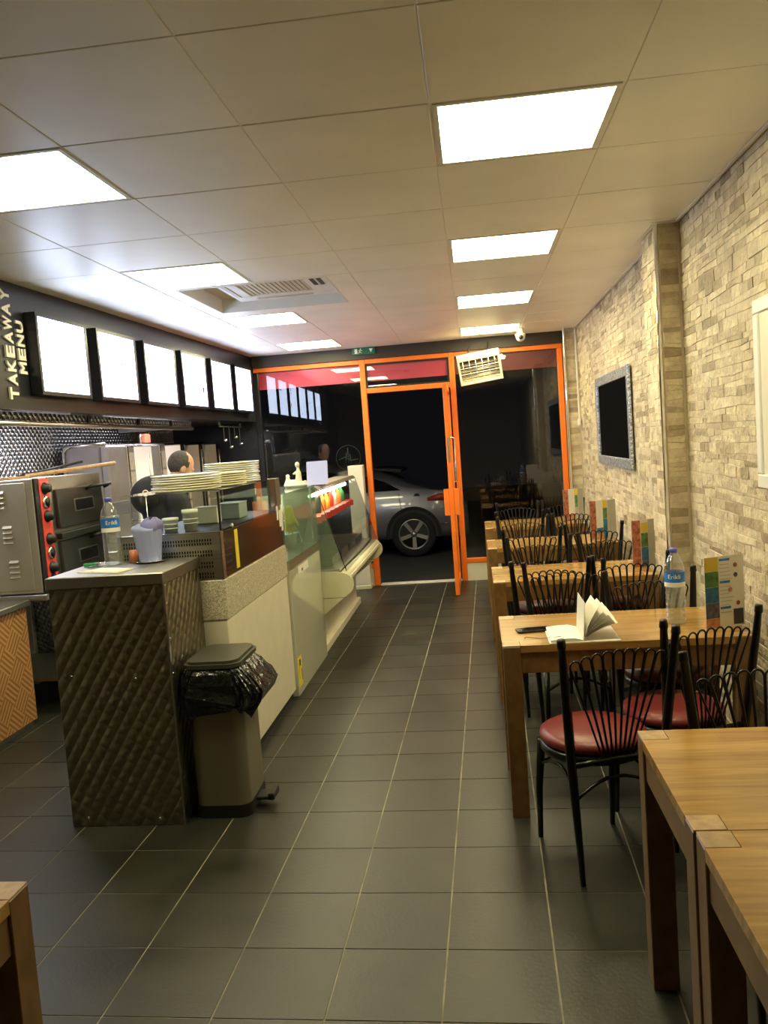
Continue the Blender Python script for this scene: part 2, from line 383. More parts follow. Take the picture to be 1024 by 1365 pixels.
def text_mb(mb, s, size, depth, M, mat=None, shear=0.0, sx=1.0, bold=0.0):
    """adds lettering as geometry to a MB (letters in local XY, extruded +Z, placed by M)"""
    cu = bpy.data.curves.new('lettering', 'FONT'); cu.body = s; cu.size = size; cu.extrude = depth; cu.align_x = 'CENTER'; cu.align_y = 'CENTER'; cu.resolution_u = 3; cu.shear = shear; cu.offset = bold
    ob = bpy.data.objects.new('lettering', cu); COL.objects.link(ob)
    dg = bpy.context.evaluated_depsgraph_get(); me = ob.evaluated_get(dg).to_mesh()
    vs = [Vector((v.co.x*sx, v.co.y, v.co.z)) for v in me.vertices]; fs = [list(p.vertices) for p in me.polygons]
    ob.evaluated_get(dg).to_mesh_clear(); bpy.data.objects.remove(ob); bpy.data.curves.remove(cu)
    mb.add(vs, fs, mat, False, M); return mb
def voxel(mb, size, smooth_it=4):
    """fuses overlapping shapes into one continuous surface"""
    me = mb.mesh('fused', None); ob = bpy.data.objects.new('fused', me); COL.objects.link(ob)
    md = ob.modifiers.new('r', 'REMESH'); md.mode = 'VOXEL'; md.voxel_size = size; md.use_smooth_shade = True
    sm = ob.modifiers.new('s', 'SMOOTH'); sm.iterations = smooth_it; sm.factor = .5
    dg = bpy.context.evaluated_depsgraph_get(); e = ob.evaluated_get(dg); m2 = bpy.data.meshes.new_from_object(e)
    bpy.data.objects.remove(ob); bpy.data.meshes.remove(me)
    out = MB(); out.add([v.co for v in m2.vertices], [list(p.vertices) for p in m2.polygons], None, True); bpy.data.meshes.remove(m2)
    return out
def capsule(mb, a, b, ra, rb, n=12):
    a, b = Vector(a), Vector(b); k = 4; pts = []; rs = []
    d = (b-a).normalized()
    for i in range(k): t = PI/2*(i/k); pts.append(a-d*ra*math.cos(t)); rs.append(max(ra*math.sin(t), .0008))
    pts.append(a); rs.append(ra); pts.append(b); rs.append(rb)
    for i in range(1, k+1): t = PI/2*(i/k); pts.append(b+d*rb*math.sin(t)); rs.append(max(rb*math.cos(t), .0008))
    return mb.tube(pts, rs, n)

CE = 2.587
XR = 1.137           # right wall (near part)
YB = 9.04            # shopfront plane
XL = -3.30           # left wall
YN = -2.40           # wall behind the camera
def XF(y): return -2.495+.0335*(y-4.39)      # menu bulkhead face

# ================================================================== SETTING
# ---------------- floor
floor = struct(MB().box((XL-.1, YN-.1, -.12), (1.35, YB+.06, -.0022), m_grout).build('floor', loc=(0, 0, 0)), 'floor of dark slate tiles with pale grout lines')
FR = -0.0179; ts = .3201; fx0, fy0 = -.1798, 2.1047
ca, sa = math.cos(FR), math.sin(FR)
def fpt(i, j): return (fx0+ca*ts*i-sa*ts*j, fy0+sa*ts*i+ca*ts*j)
def tile_mb(i, j, mb=None, local=False):
    mb = mb or MB(); g = .0028
    cs = [(i+g/ts, j+g/ts), (i+1-g/ts, j+g/ts), (i+1-g/ts, j+1-g/ts), (i+g/ts, j+1-g/ts)]
    P4 = [fpt(*c) for c in cs]
    P4 = [(min(max(x, XL+.002), XR-.002), min(max(y, YN+.002), YB-.03)) for x, y in P4]
    mb.prism(P4, 2, -.008, 0.0, m_tile); return mb
cand = []; rest = []
def covered(x, y):
    return (-1.79 < x < -1.33 and 3.4 < y < 3.9) or (-1.75 < x < -1.27 and 3.7 < y < 8.2) or (x < -2.75 and y > 4.2)
for j in range(-15, 23):
    for i in range(-11, 5):
        c = fpt(i+.5, j+.5)
        if c[0] > XR+.14 or c[0] < XL-.14 or c[1] > YB+.1 or c[1] < YN-.1: continue
        q = [proj((*fpt(i+a, j+b), 0)) for a, b in ((0, 0), (1, 0), (1, 1), (0, 1))]
        vis = all(p is not None for p in q) and any(-20 < p[0] < 1044 and 0 < p[1] < 1390 for p in q) and not covered(*c)
        if vis:
            ar = abs(sum(q[k][0]*q[(k+1) % 4][1]-q[(k+1) % 4][0]*q[k][1] for k in range(4)))/2
            cand.append((ar, i, j))
        else: rest.append((i, j))
cand.sort(reverse=True)
for ar, i, j in cand[:300]: tile_mb(i, j).build('floor_tile', m_tile, floor)
mb = MB()
for i, j in [c[1:] for c in cand[300:]]+rest: tile_mb(i, j, mb)
o = mb.build('floor_tiles_beyond', m_tile, floor); o['kind'] = 'stuff'

# ---------------- ceiling
gx0, gy0, gs = .5291, 2.6904, .6
ceil = struct(MB().box((XL-.1, YN-.1, CE+.26), (1.35, YB+.06, CE+.34), m_white).build('ceiling'), 'suspended ceiling of square off-white panels')
lights = [(-1, j) for j in (0, 3, 6, 9)]+[(-4, j) for j in (0, 3, 6, 9)]
acc = [(k, j) for k in (-4, -3) for j in (4, 5)]
for k in range(-5, 1):
    for j in range(-9, 11):
        if (k, j) in lights or (k, j) in acc: continue
        x0, y0 = gx0+gs*k+.002, gy0+gs*j+.003; x1, y1 = x0+gs-.004, min(y0+gs-.006, YB-.02); x1 = min(x1, XR-.008); y0 = max(y0, YN+.01)
        dz = random.uniform(-.0008, .0008)
        MB().box((x0, y0, CE-.002+dz), (x1, y1, CE+.012), m_ceil, ch=.0015).build('ceiling_tile', m_ceil, ceil)
for k in range(-5, 2):
    x = gx0+gs*k
    for p, q in (((YN, 5.128), (6.092, YB-.02)) if k == -3 else ((YN, YB-.02),)):
        MB().box((x-.010, p, CE+.001), (min(x+.010, XR), q, CE+.02), m_grid).build('ceiling_bar', m_grid, ceil)
for j in range(-8, 11):
    y = gy0+gs*j
    for p, q in (((-2.49, -1.777), (-.828, XR-.002)) if j == 5 else ((-2.49, XR-.002),)):
        MB().box((p, y-.010, CE+.0015), (q, y+.010, CE+.02), m_grid).build('ceiling_bar', m_grid, ceil)
# filler boards round the cassette unit
ax0, ax1, ay0, ay1 = -1.775, -.83, 5.13, 6.09
for (a, b) in (((-1.865, 5.096), (-.677, ay0)), ((-1.865, ay1), (-.677, 6.284)), ((-1.865, ay0), (ax0, ay1)), ((ax1, ay0), (-.677, ay1))):
    MB().box((a[0], a[1], CE-.002), (b[0], b[1], CE+.012), m_ceil).build('filler_board', m_ceil, ceil)
# ---------------- walls
def stones(wall, u0, u1, zlo, zhi, place, only_stuff=False, base=.0):
    """courses of split-face stone set in panels 0.245 m high; place(u, z, d) -> world point"""
    out = []
    z = zhi
    rows = []
    ztop = 1.534+.245*5
    zz = [ztop-.245*k for k in range(0, 13)]
    for zt in zz:
        zb = zt-.245
        hs = [random.uniform(.55, 1.45) for _ in range(random.choice((6, 7, 7, 8)))]; t = sum(hs); hs = [h*.243/t for h in hs]
        z = zt-.002
        for h in hs:
            rows.append((max(z-h, zlo), min(z, zhi))); z -= h
    for (a, b) in rows:
        if b-a < .008: continue
        u = u0
        while u < u1-1e-4:
            l = random.choice((random.uniform(.05, .12), random.uniform(.09, .30)))
            e = u+l
            if u1-e < .05: e = u1
            d = random.choice((.0015, .002, .0028, .0035, .005))*random.uniform(.8, 1.2)
            dd = [max(.001, d+random.uniform(-.0016, .0016)) for _ in range(4)]; g = .0002; i = min(.0020, (e-u)/4, (b-a)/4)
            sk = random.uniform(-.004, .004)
            wv = lambda uu, zz: zz+(.0045*math.sin(9.7*uu+zz*61)+.0035*math.sin(23*uu-zz*37) if zlo < zz < zhi-.002 and abs(((ztop-zz)/.245+.5) % 1-.5) > .03 else 0)
            a0, a1, b0, b1 = wv(u, a), wv(e, a), wv(u, b), wv(e, b)
            v = [place(u+g, a0+g, 0), place(e-g, a1+g, 0), place(e-g, b1-g, 0), place(u+g, b0-g, 0),
                 place(u+i, a0+i*.7, dd[0]), place(e-i+sk, a1+i*.7, dd[1]), place(e-i, b1-i*.7, dd[2]), place(u+i+sk, b0-i*.7, dd[3])]
            out.append(v); u = e
    return out
SF = [(4, 5, 6, 7), (0, 1, 5, 4), (1, 2, 6, 5), (2, 3, 7, 6), (3, 0, 4, 7)]
wall_r = struct(MB().box((XR+.0, YN, 0), (XR+.12, YB+.06, CE+.26), m_mortar).build('wall_right'), 'wall clad in beige split-face stone')
XFAR = 1.118
MB().box((XFAR, 5.0, 0), (XR+.01, YB, CE), m_mortar).build('far_wall_backing', m_mortar, wall_r)
pil = MB().box((1.022, 4.60, 0), (XR+.01, 5.0, CE), m_mortar).build('pilaster', m_mortar, wall_r)
pil2 = MB().box((.992, 8.80, 0), (XR+.01, YB-.03, CE), m_mortar).build('end_pilaster', m_mortar, wall_r)
st = []
st += [(v, wall_r) for v in stones(wall_r, .6, 4.60, 0, CE, lambda u, z, d: (XR-d, u, z))]
st += [(v, wall_r) for v in stones(wall_r, 5.0, 8.80, 0, CE, lambda u, z, d: (XFAR-d, u, z))]
st += [(v, wall_r) for v in stones(wall_r, 4.605, 4.995, 0, CE, lambda u, z, d: (1.022-d, u, z))]
st += [(v, wall_r) for v in stones(wall_r, 1.03, XR-.016, 0, CE, lambda u, z, d: (u, 4.60-d, z))]
st += [(v, wall_r) for v in stones(wall_r, 1.0, XFAR-.016, 0, CE, lambda u, z, d: (u, 8.80-d, z))]
def sarea(v):
    q = [proj(p) for p in v[4:]]
    if any(p is None for p in q): return 0
    if not any(-10 < p[0] < 1034 and -10 < p[1] < 1375 for p in q): return 0
    if max(p[1] for p in q) > 1000 or (q[0][0] > 1005 and 405 < q[0][1] < 655): return 0
    return abs(sum(q[k][0]*q[(k+1) % 4][1]-q[(k+1) % 4][0]*q[k][1] for k in range(4)))/2
st.sort(key=lambda t: -sarea(t[0]))
mbs = MB()
for n, (v, p) in enumerate(st):
    if n < 300: MB().add(v, SF, m_stone).build('stone', m_stone, p)
    else: mbs.add(v, SF, m_stone)
o = mbs.build('stones_beyond', m_stone, wall_r); o['kind'] = 'stuff'
# metal corner trims
struct(MB().box((1.000, 4.578, 0), (1.020, 4.598, CE), m_chrome, ch=.004).build('trim_1', loc=(1.01, 4.59, 0)), 'steel corner strip on the stone pilaster')
struct(MB().box((.974, 8.770, 0), (.992, 8.798, CE), m_chrome, ch=.004).build('trim_2', loc=(.98, 8.78, 0)), 'steel corner strip at the shopfront end of the stone wall')
struct(MB().box((1.105, YN, CE-.008), (1.12, 4.575, CE-.003), m_grid).box((.985, 4.55, CE-.008), (1.105, 4.575, CE-.003), m_grid).box((.985, 4.575, CE-.008), (1.0, 5.02, CE-.003), m_grid).box((1.085, 5.02, CE-.008), (1.10, 8.76, CE-.003), m_grid).build('trim_3'), 'ceiling edge trim along the stone wall')

wall_l = struct(MB().box((XL-.12, YN, 0), (XL, YB+.06, CE+.26), m_qwall).build('wall_left'), 'kitchen wall of embossed diamond steel')
struct(MB().box((XL, YN-.12, 0), (XR, YN, CE+.26), m_brownw).build('wall_back'), 'brown wall at the rear of the dining room')
# menu bulkhead
y0, y1 = 3.2, YB-.04
bulk = struct(MB().prism([(XF(y0), y0), (XF(y1), y1), (XL+.001, y1), (XL+.001, y0)], 2, 1.882, CE-.004, m_black).build('wall_bulkhead'), 'black bulkhead above the kitchen that carries the menu screens')
# shopfront wall pieces
wf = struct(MB().box((-2.335, YB-.06, 2.462), (XR, YB+.10, CE+.26), m_dark).box((XL, YB-.02, 0), (-2.345, YB+.10, CE), m_black)
            .box((.985, YB-.03, 0), (XR, YB+.10, CE), m_dark).build('wall_front'), 'dark header beam and end walls round the orange shopfront')
struct(MB().box((-.145, YB-.02, 0), (.93, YB+.06, .195), m_cream).build('wall_stallriser_right'), 'low cream stall riser under the right window')
struct(MB().box((-2.335, YB-.02, 0), (-1.16, YB+.06, .195), m_cream).build('wall_stallriser_left'), 'low cream stall riser under the left window')
def frame_bar(mb, a, b): mb.box(a, b, m_orange, ch=.004)
# door frame & windows
d1 = thing('door_1', 'orange framed glass shop door standing open', 'door', (-.2, YB, 0)); del d1['category']; d1['kind'] = 'structure'
mb = MB(); frame_bar(mb, (-1.165, YB-.035, .0), (-1.105, YB+.035, 2.462)); mb.build('door_post', m_orange, d1)
mb = MB(); frame_bar(mb, (-.205, YB-.035, .0), (-.145, YB+.035, 2.462)); mb.build('door_post', m_orange, d1)
mb = MB(); frame_bar(mb, (-1.105, YB-.03, 2.095), (-.205, YB+.03, 2.15)); mb.build('transom_rail', m_orange, d1)
mb = MB(); frame_bar(mb, (-1.105, YB-.03, 2.412), (-.205, YB+.03, 2.462)); mb.build('head_rail', m_orange, d1)
MB().box((-1.10, YB-.03, -.004), (-.21, YB+.08, .012), m_white, ch=.003).build('threshold', m_white, d1)
# the open leaf: hinged on the right-hand post, swung into the room
lx0, lx1, ly0, ly1 = -.262, -.218, 8.15, YB-.04
leaf = MB(); frame_bar(leaf, (lx0, ly0, .008), (lx1, ly0+.06, 2.085)); frame_bar(leaf, (lx0, ly1-.06, .008), (lx1, ly1, 2.085))
frame_bar(leaf, (lx0, ly0+.06, .008), (lx1, ly1-.06, .11)); frame_bar(leaf, (lx0, ly0+.06, 2.02), (lx1, ly1-.06, 2.085))
leaf = leaf.build('door_leaf', m_orange, d1)
MB().box((-.244, ly0+.055, .105), (-.236, ly1-.055, 2.025), m_glass).build('door_pane', m_glass, leaf)
MB().box((-.315, ly0+.005, .80), (lx0, ly0+.05, 1.06), m_orange, ch=.004).box((lx1, ly0+.005, .80), (-.165, ly0+.05, 1.06), m_orange, ch=.004).build('push_plate', m_orange, leaf)
mb = MB()
for sx in (lx1+.035,):
    mb.tube([(lx1, ly0+.09, 1.12), (sx, ly0+.09, 1.13), (sx, ly0+.09, 1.55), (lx1, ly0+.09, 1.56)], .009, 8, m_chrome)
mb.build('pull_handle', m_chrome, leaf)
MB().box((-.25, ly0-.004, 1.32), (-.23, ly0+.002, 1.56), m_steel).build('lock_plate', m_steel, leaf)
def window(n, label, x0, x1, z0, z1, rails):
    t = thing('window_%d' % n, label, 'window', ((x0+x1)/2, YB, 0)); del t['category']; t['kind'] = 'structure'
    for r in rails:
        mt = m_black if r[0][0] < -2.34 else m_orange
        MB().box(r[0], r[1], mt, ch=.004).build('window_rail', mt, t)
    MB().box((x0, YB-.003, z0), (x1, YB+.003, z1), m_glass).build('window_pane', m_glass, t)
    return t
w1 = window(1, 'large left shop window with red strip along the top', -2.29, -1.165, .24, 2.415,
            [((-2.335, YB-.03, 2.412), (-1.165, YB+.03, 2.462)), ((-2.335, YB-.03, .195), (-1.165, YB+.03, .245)), ((-2.345, YB-.03, .245), (-2.29, YB+.03, 2.412))])
MB().box((-2.285, YB+.008, 2.225), (-1.17, YB+.012, 2.405), m_film).build('red_strip', m_film, w1)
w2 = window(2, 'narrow transom window over the door', -1.105, -.205, 2.15, 2.412, [])
MB().box((-1.10, YB+.008, 2.225), (-.21, YB+.012, 2.405), m_film).build('red_strip', m_film, w2)
mb = MB()
for a, b in (((-1.105, 2.15), (-1.085, 2.412)), ((-.225, 2.15), (-.205, 2.412)), ((-1.085, 2.15), (-.225, 2.168)), ((-1.085, 2.395), (-.225, 2.412))):
    mb.box((a[0], YB-.02, a[1]), (b[0], YB-.004, b[1]), m_rubber)
mb.build('gasket', m_rubber, w2)
w3 = window(3, 'large right shop window behind the dining tables', -.145, .93, .24, 2.415,
            [((-.145, YB-.03, 2.412), (.985, YB+.03, 2.462)), ((-.145, YB-.03, .195), (.93, YB+.03, .245)), ((.93, YB-.03, 0), (.985, YB+.03, 2.412))])
MB().box((-.14, YB+.008, 2.225), (.925, YB+.012, 2.405), pm('dull_red_film', (.16, .025, .03), .5)).build('red_strip', None, w3)
# round window logo
mb = MB(); cx, cz = -1.36, 1.42
pts = [(cx+.135*math.cos(a*PI/16), YB-.006, cz+.135*math.sin(a*PI/16)) for a in range(33)]
mb.tube(pts, .0025, 5, pm('faded_green_decal', (.012, .030, .022), .7))
for dx, h in ((-.03, .12), (.0, .17), (.03, .1)): mb.tube([(cx+dx, YB-.006, cz-.06), (cx+dx*.6, YB-.006, cz-.06+h)], .004, 5, mb.mats[0])
mb.tube([(cx-.11, YB-.006, cz-.02), (cx-.04, YB-.006, cz+.01), (cx+.03, YB-.006, cz-.03), (cx+.11, YB-.006, cz-.02)], .004, 5, mb.mats[0])
mb.build('round_decal', None, w1)

# ---------------- outside
struct(MB().box((-9, YB+.10, -.1), (7, 26, -.012), m_asph).build('ground_street', loc=(0, 12, 0)), 'dark asphalt street outside')

# ================================================================== CEILING FITTINGS
names = {(-1, 0): 'nearest square LED panel over the dining tables', (-1, 3): 'second LED panel from the camera over the dining tables', (-1, 6): 'third LED panel from the camera over the dining tables', (-1, 9): 'farthest LED panel over the tables, by the small dome camera',
         (-4, 0): 'nearest LED panel on the kitchen side, cut by the left picture edge', (-4, 3): 'LED panel on the kitchen side just before the air conditioner', (-4, 6): 'LED panel on the kitchen side just past the air conditioner', (-4, 9): 'farthest LED panel on the kitchen side, by the exit sign'}
for (k, j) in lights:
    x0, y0 = gx0+gs*k, gy0+gs*j
    t = thing('ceiling_light', names[(k, j)], 'ceiling light', (x0+.3, y0+.3, CE-.004), 'square LED ceiling panels')
    MB().box((x0+.010, y0+.010, CE-.004), (x0+.59, y0+.028, CE+.012), m_white).box((x0+.010, y0+.572, CE-.004), (x0+.59, y0+.59, CE+.012), m_white)\
        .box((x0+.010, y0+.028, CE-.004), (x0+.026, y0+.572, CE+.012), m_white).box((x0+.574, y0+.028, CE-.004), (x0+.59, y0+.572, CE+.012), m_white).build('light_frame', m_white, t)
    MB().box((x0+.026, y0+.028, CE-.003), (x0+.574, y0+.572, CE+.006), m_panel).build('light_diffuser', m_panel, t)
# cassette air conditioner
m_ac = pm('ac_beige', (.56, .52, .40), .45)
t = thing('air_conditioner', 'recessed white and beige ceiling air conditioner with louvred slots', 'air conditioner', (-1.30, 5.61, CE-.05))
zr = CE+.095
for a, b in (((ax0, ay0), (ax1, ay0+.012)), ((ax0, ay1-.012), (ax1, ay1)), ((ax0, ay0+.012), (ax0+.012, ay1-.012)), ((ax1-.012, ay0+.012), (ax1, ay1-.012))):
    MB().box((a[0], a[1], CE-.004), (b[0], b[1], zr), m_white).build('recess_side', m_white, t)
MB().box((ax0, ay0, zr), (ax1, ay1, zr+.012), m_ac).build('recess_back', m_ac, t)
ux_0, ux_1, uy_0, uy_1 = -1.57, -.86, 5.16, 5.88; zu = CE+.028
cx0, cx1, cy0, cy1 = ux_0+.13, ux_1-.15, uy_0+.07, uy_1-.16
o = MB()
for a, b in (((ux_0, uy_0), (ux_1, cy0)), ((ux_0, cy1), (ux_1, uy_1)), ((ux_0, cy0), (cx0, cy1)), ((cx1, cy0), (ux_1, cy1))): o.box((a[0], a[1], zu), (b[0], b[1], zr), m_white, ch=.006)
cas = o.build('casing', m_white, t)
gr = MB().box((cx0, cy0, zu+.014), (cx1, cy1, zu+.024), m_ac).build('intake_grille', m_ac, t)
for k in range(14):
    x = cx0+.012+k*(cx1-cx0-.024)/13; MB().box((x-.012, cy0+.004, zu+.008), (x+.012, cy1-.004, zu+.016), m_ac, ch=.002).build('grille_slat', m_ac, gr)
for k in range(2):
    x = ux_1-.105+k*.045; MB().box((x, uy_0+.10, zu-.003), (x+.026, uy_0+.34, zu+.004), m_blk).build('air_slot', m_blk, cas)
MB().box((ux_0+.03, cy0+.02, zu-.004), (ux_0+.06, cy1-.02, zu+.002), m_ac).build('louvre', m_ac, cas)
MB().box((cx0+.02, cy1+.05, zu-.004), (cx1-.02, cy1+.09, zu+.002), m_ac).build('louvre', m_ac, cas)
# dome camera
t = thing('dome_camera', 'small white dome security camera under the ceiling', 'camera', (.53, 8.47, CE-.08))
MB().lathe([(.0, 0), (.05, 0), (.05, .02), (.03, .03), (.03, .078), (.0, .078)], 20, (.53, 8.47, CE-.081), m_white).ell((.53, 8.46, CE-.092), (.045, .045, .045), mat=m_white).build('camera_body', m_white, t)
MB().lathe([(0, 0), (.022, 0), (.022, .012), (0, .012)], 16, mat=m_blk, M=Matrix.Translation((.53, 8.413, CE-.098)) @ Matrix.Rotation(PI/2, 4, 'X')).build('lens', m_blk, t)
# exit sign
t = thing('exit_sign', 'green exit sign with white figure and arrow under the header', 'sign', (-1.10, 8.965, 2.52))
MB().box((-1.225, 8.955, 2.508), (-.975, 8.975, 2.583), m_signg, ch=.003).build('sign_plate', m_signg, t)
mb = MB(); yf = 8.953
mb.prism([(-1.04, 2.565), (-1.0, 2.565), (-1.02, 2.525)], 1, yf, yf+.003, m_paper)
mb.ell((-1.13, yf, 2.568), (.007, .002, .007), mat=m_paper)
for a, b in (((-1.13, 2.56), (-1.14, 2.54)), ((-1.14, 2.54), (-1.155, 2.522)), ((-1.14, 2.54), (-1.12, 2.525)), ((-1.132, 2.556), (-1.112, 2.548)), ((-1.132, 2.556), (-1.152, 2.550))):
    mb.tube([(a[0], yf, a[1]), (b[0], yf, b[1])], .004, 5, m_paper)
mb.box((-1.195, yf, 2.52), (-1.165, yf+.003, 2.57), m_paper)
mb.build('pictogram', m_paper, t)
# hanging heater
t = thing('infrared_heater', 'tilted white quartz heater hung from the shopfront header', 'heater', (.12, 8.62, 2.25))
Mx = Matrix.Translation((.115, 8.66, 2.25)) @ Matrix.Rotation(-.115, 4, 'Y') @ Matrix.Rotation(.30, 4, 'X')
hw, hh = .218, .150
mb = MB()
mb.box((-hw, -.05, hh-.055), (hw, .05, hh), m_plate, ch=.006, M=Mx).box((-hw, -.05, -hh), (hw, .05, -hh+.022), m_plate, ch=.005, M=Mx)
mb.box((-hw, -.05, -hh+.022), (-hw+.022, .05, hh-.055), m_plate, ch=.005, M=Mx).box((hw-.022, -.05, -hh+.022), (hw, .05, hh-.055), m_plate, ch=.005, M=Mx).build('heater_case', m_plate, t)
MB().box((-hw+.02, .03, -hh+.02), (hw-.02, .04, hh-.05), m_chrome, M=Mx).build('reflector', m_chrome, t)
for z in (-.085, -.02, .04): MB().tube([Mx @ Vector((-hw+.02, 0, z)), Mx @ Vector((hw-.02, 0, z))], .007, 8, m_steel).build('quartz_tube', m_steel, t)
for k in range(6):
    x = -hw+.055+k*.065; MB().tube([Mx @ Vector((x, -.046, -hh+.02)), Mx @ Vector((x, -.046, hh-.055))], .0025, 5, m_chrome).build('guard_wire', m_chrome, t)
for z in (-.035, .025): MB().tube([Mx @ Vector((-hw+.02, -.048, z)), Mx @ Vector((hw-.02, -.048, z))], .0045, 5, m_plate).build('guard_wire', m_plate, t)
MB().tube([Mx @ Vector((-.1, .05, .12)), (.02, 8.98, 2.50)], .008, 6, m_steel).tube([Mx @ Vector((.1, .05, .12)), (.22, 8.98, 2.52)], .008, 6, m_steel).build('bracket', m_steel, t)
MB().box((hw, -.02, .06), (hw+.03, .02, .085), m_plate, M=Mx).build('switch_box', m_plate, t)

# ================================================================== MENU SCREENS AND LETTERING
def on_fascia(y, off=0.0): return Vector((XF(y)+off, y, 0))
fang = math.atan(.0335)
spans = [(4.565, 5.165), (5.305, 5.875), (6.03, 6.62), (6.765, 7.33), (7.475, 8.04), (8.165, 8.71)]
ords = ['blank bright menu light box nearest the takeaway lettering', 'second menu light box from the takeaway lettering', 'third menu light box from the takeaway lettering', 'menu light box with a red print mark, fourth from the lettering', 'menu light box with a dark heading, second from the shopfront', 'menu light box nearest the shopfront window']
for n, (a, b) in enumerate(spans):
    za, zb = 1.988, 2.412; a, b = a+.014, b-.012
    if n == 0: a += .018; b -= .012
    t = thing('menu_screen', ords[n], 'menu screen', (XF((a+b)/2), (a+b)/2, za), 'lit takeaway menu boxes')
    bo, fr = .005, .022
    def quad(y0, y1, o0, o1, zz0, zz1, mat, nm, par):
        v = [on_fascia(y, o)+Vector((0, 0, z)) for z in (zz0, zz1) for (y, o) in ((y0, o0), (y1, o0), (y1, o1), (y0, o1))]
        return MB().add(v, [(0, 1, 2, 3), (4, 5, 6, 7), (0, 1, 5, 4), (1, 2, 6, 5), (2, 3, 7, 6), (3, 0, 4, 7)], mat).build(nm, mat, par)
    quad(a-fr, b+fr, .004, .060, za-fr, zb+fr, m_black, 'box_case', t)
    for (p, q, r, s) in ((a-fr, b+fr, zb, zb+fr), (a-fr, b+fr, za-fr, za), (a-fr, a, za, zb), (b, b+fr, za, zb)):
        quad(p, q, .060, .072, r, s, m_black, 'frame_strip', t)
    face = quad(a, b, .060, .066, za, zb, m_menu, 'lit_face', t)
    pr = {3: [(.72, .80, .86, m_gum), (.62, .83, .80, m_gum), (.66, .84, .70, m_gum), (.74, .84, .60, m_gum)], 4: [(.60, .92, .72, m_blk)], 1: [(.55, .72, .55, m_gum), (.55, .66, .30, m_gum)], 2: [(.62, .70, .14, m_ovenred)]}.get(n, [])
    for (u0, u1, v0, mt) in pr:
        quad(a+(b-a)*u0, a+(b-a)*u1, .066, .0665, za+(zb-za)*v0, za+(zb-za)*(v0+.022), mt, 'print_line', face)
    if n == 3: quad(a+(b-a)*.80, a+(b-a)*.90, .066, .0665, za+(zb-za)*.28, za+(zb-za)*.40, m_ovenred, 'print_mark', face)
t = thing('takeaway_menu_lettering', 'white raised letters TAKEAWAY MENU reading upward on the black bulkhead', 'sign', (XF(4.45), 4.45, 1.93))
# letters stand on end: reading direction +Z, cap tops toward -Y (away from the screens), facing +X
def letter(ch, yc, zc, cap, width):
    Rm = Matrix(((0, 0, 1, 0), (0, -1, 0, 0), (1, 0, 0, 0), (0, 0, 0, 1)))   # local x->Z, y->-Y, z->X
    Rm = Matrix.Translation((XF(yc)+.004, yc, zc)) @ Rm
    mb = text_mb(MB(), ch, 1.0, .5, Matrix.Identity(4), bold=.035)
    xs = [v.x for v in mb.v]; ys = [v.y for v in mb.v]; x0, x1, y0_, y1_ = min(xs), max(xs), min(ys), max(ys)
    out = MB(); out.add([((v.x-(x0+x1)/2)/(x1-x0)*width, (v.y-(y0_+y1_)/2)/(y1_-y0_)*cap, v.z*.012) for v in mb.v], mb.f, m_paper, False, Rm)
    return out.build('letter', m_paper, t)
for k, ch in enumerate('TAKEAWAY'): letter(ch, 4.398, 1.968+k*.0765, .086, .066 if ch != 'W' else .078)
for k, ch in enumerate('MENU'): letter(ch, 4.512, 2.115+k*.0765, .076, .066)

# ================================================================== CAR OUTSIDE
t = thing('car', 'silver hatchback parked in the street beyond the open door', 'car', (-2.3, 12.05, -.01))
prof = [(-.17, .30), (-.12, .52), (-.17, .72), (-.24, .835), (-.60, .865), (-.90, .93), (-1.28, 1.13), (-1.75, 1.27), (-2.25, 1.33), (-2.75, 1.29), (-3.35, .97), (-3.6, .90), (-4.1, .80), (-4.3, .62), (-4.32, .35), (-4.2, .22), (-.3, .22)]
ycent = 12.05
def hwid(z): # half width of the body at height z
    return .86 if z < .62 else .86-.05*(z-.62)/.2 if z < .82 else .81-.40*(z-.82)
rings = []
xs_ = [-.13, -.2, -.35, -.6, -.9, -1.1, -1.3, -1.6, -1.9, -2.3, -2.7, -3.0, -3.3, -3.6, -3.9, -4.15, -4.28]
top = [.52, .80, .855, .885, .985, 1.085, 1.165, 1.235, 1.285, 1.33, 1.29, 1.15, 1.0, .90, .85, .78, .55]
for x, zt in zip(xs_, top):
    e = .10 if x > -.25 or x < -4.2 else .03 if x > -.5 or x < -4.0 else 0
    r = []
    zs = [.24, .34, .46, .60, .70, min(.78, zt-.02), min(.84, zt-.012)]+([.84+(zt-.84)*.5, .84+(zt-.84)*.85] if zt > .9 else [zt-.008, zt-.004])+[zt]
    ws = [hwid(z)-e-(.05 if z < .3 else 0) for z in zs[:-1]]; ws.append(ws[-1]*.82)
    for z, w_ in zip(zs, ws): r.append((x, ycent-w_, z))
    for z, w_ in list(zip(zs, ws))[::-1]: r.append((x, ycent+w_, z))
    rings.append(r)
body = MB().loft(rings, m_car).build('car_body', m_car, t)
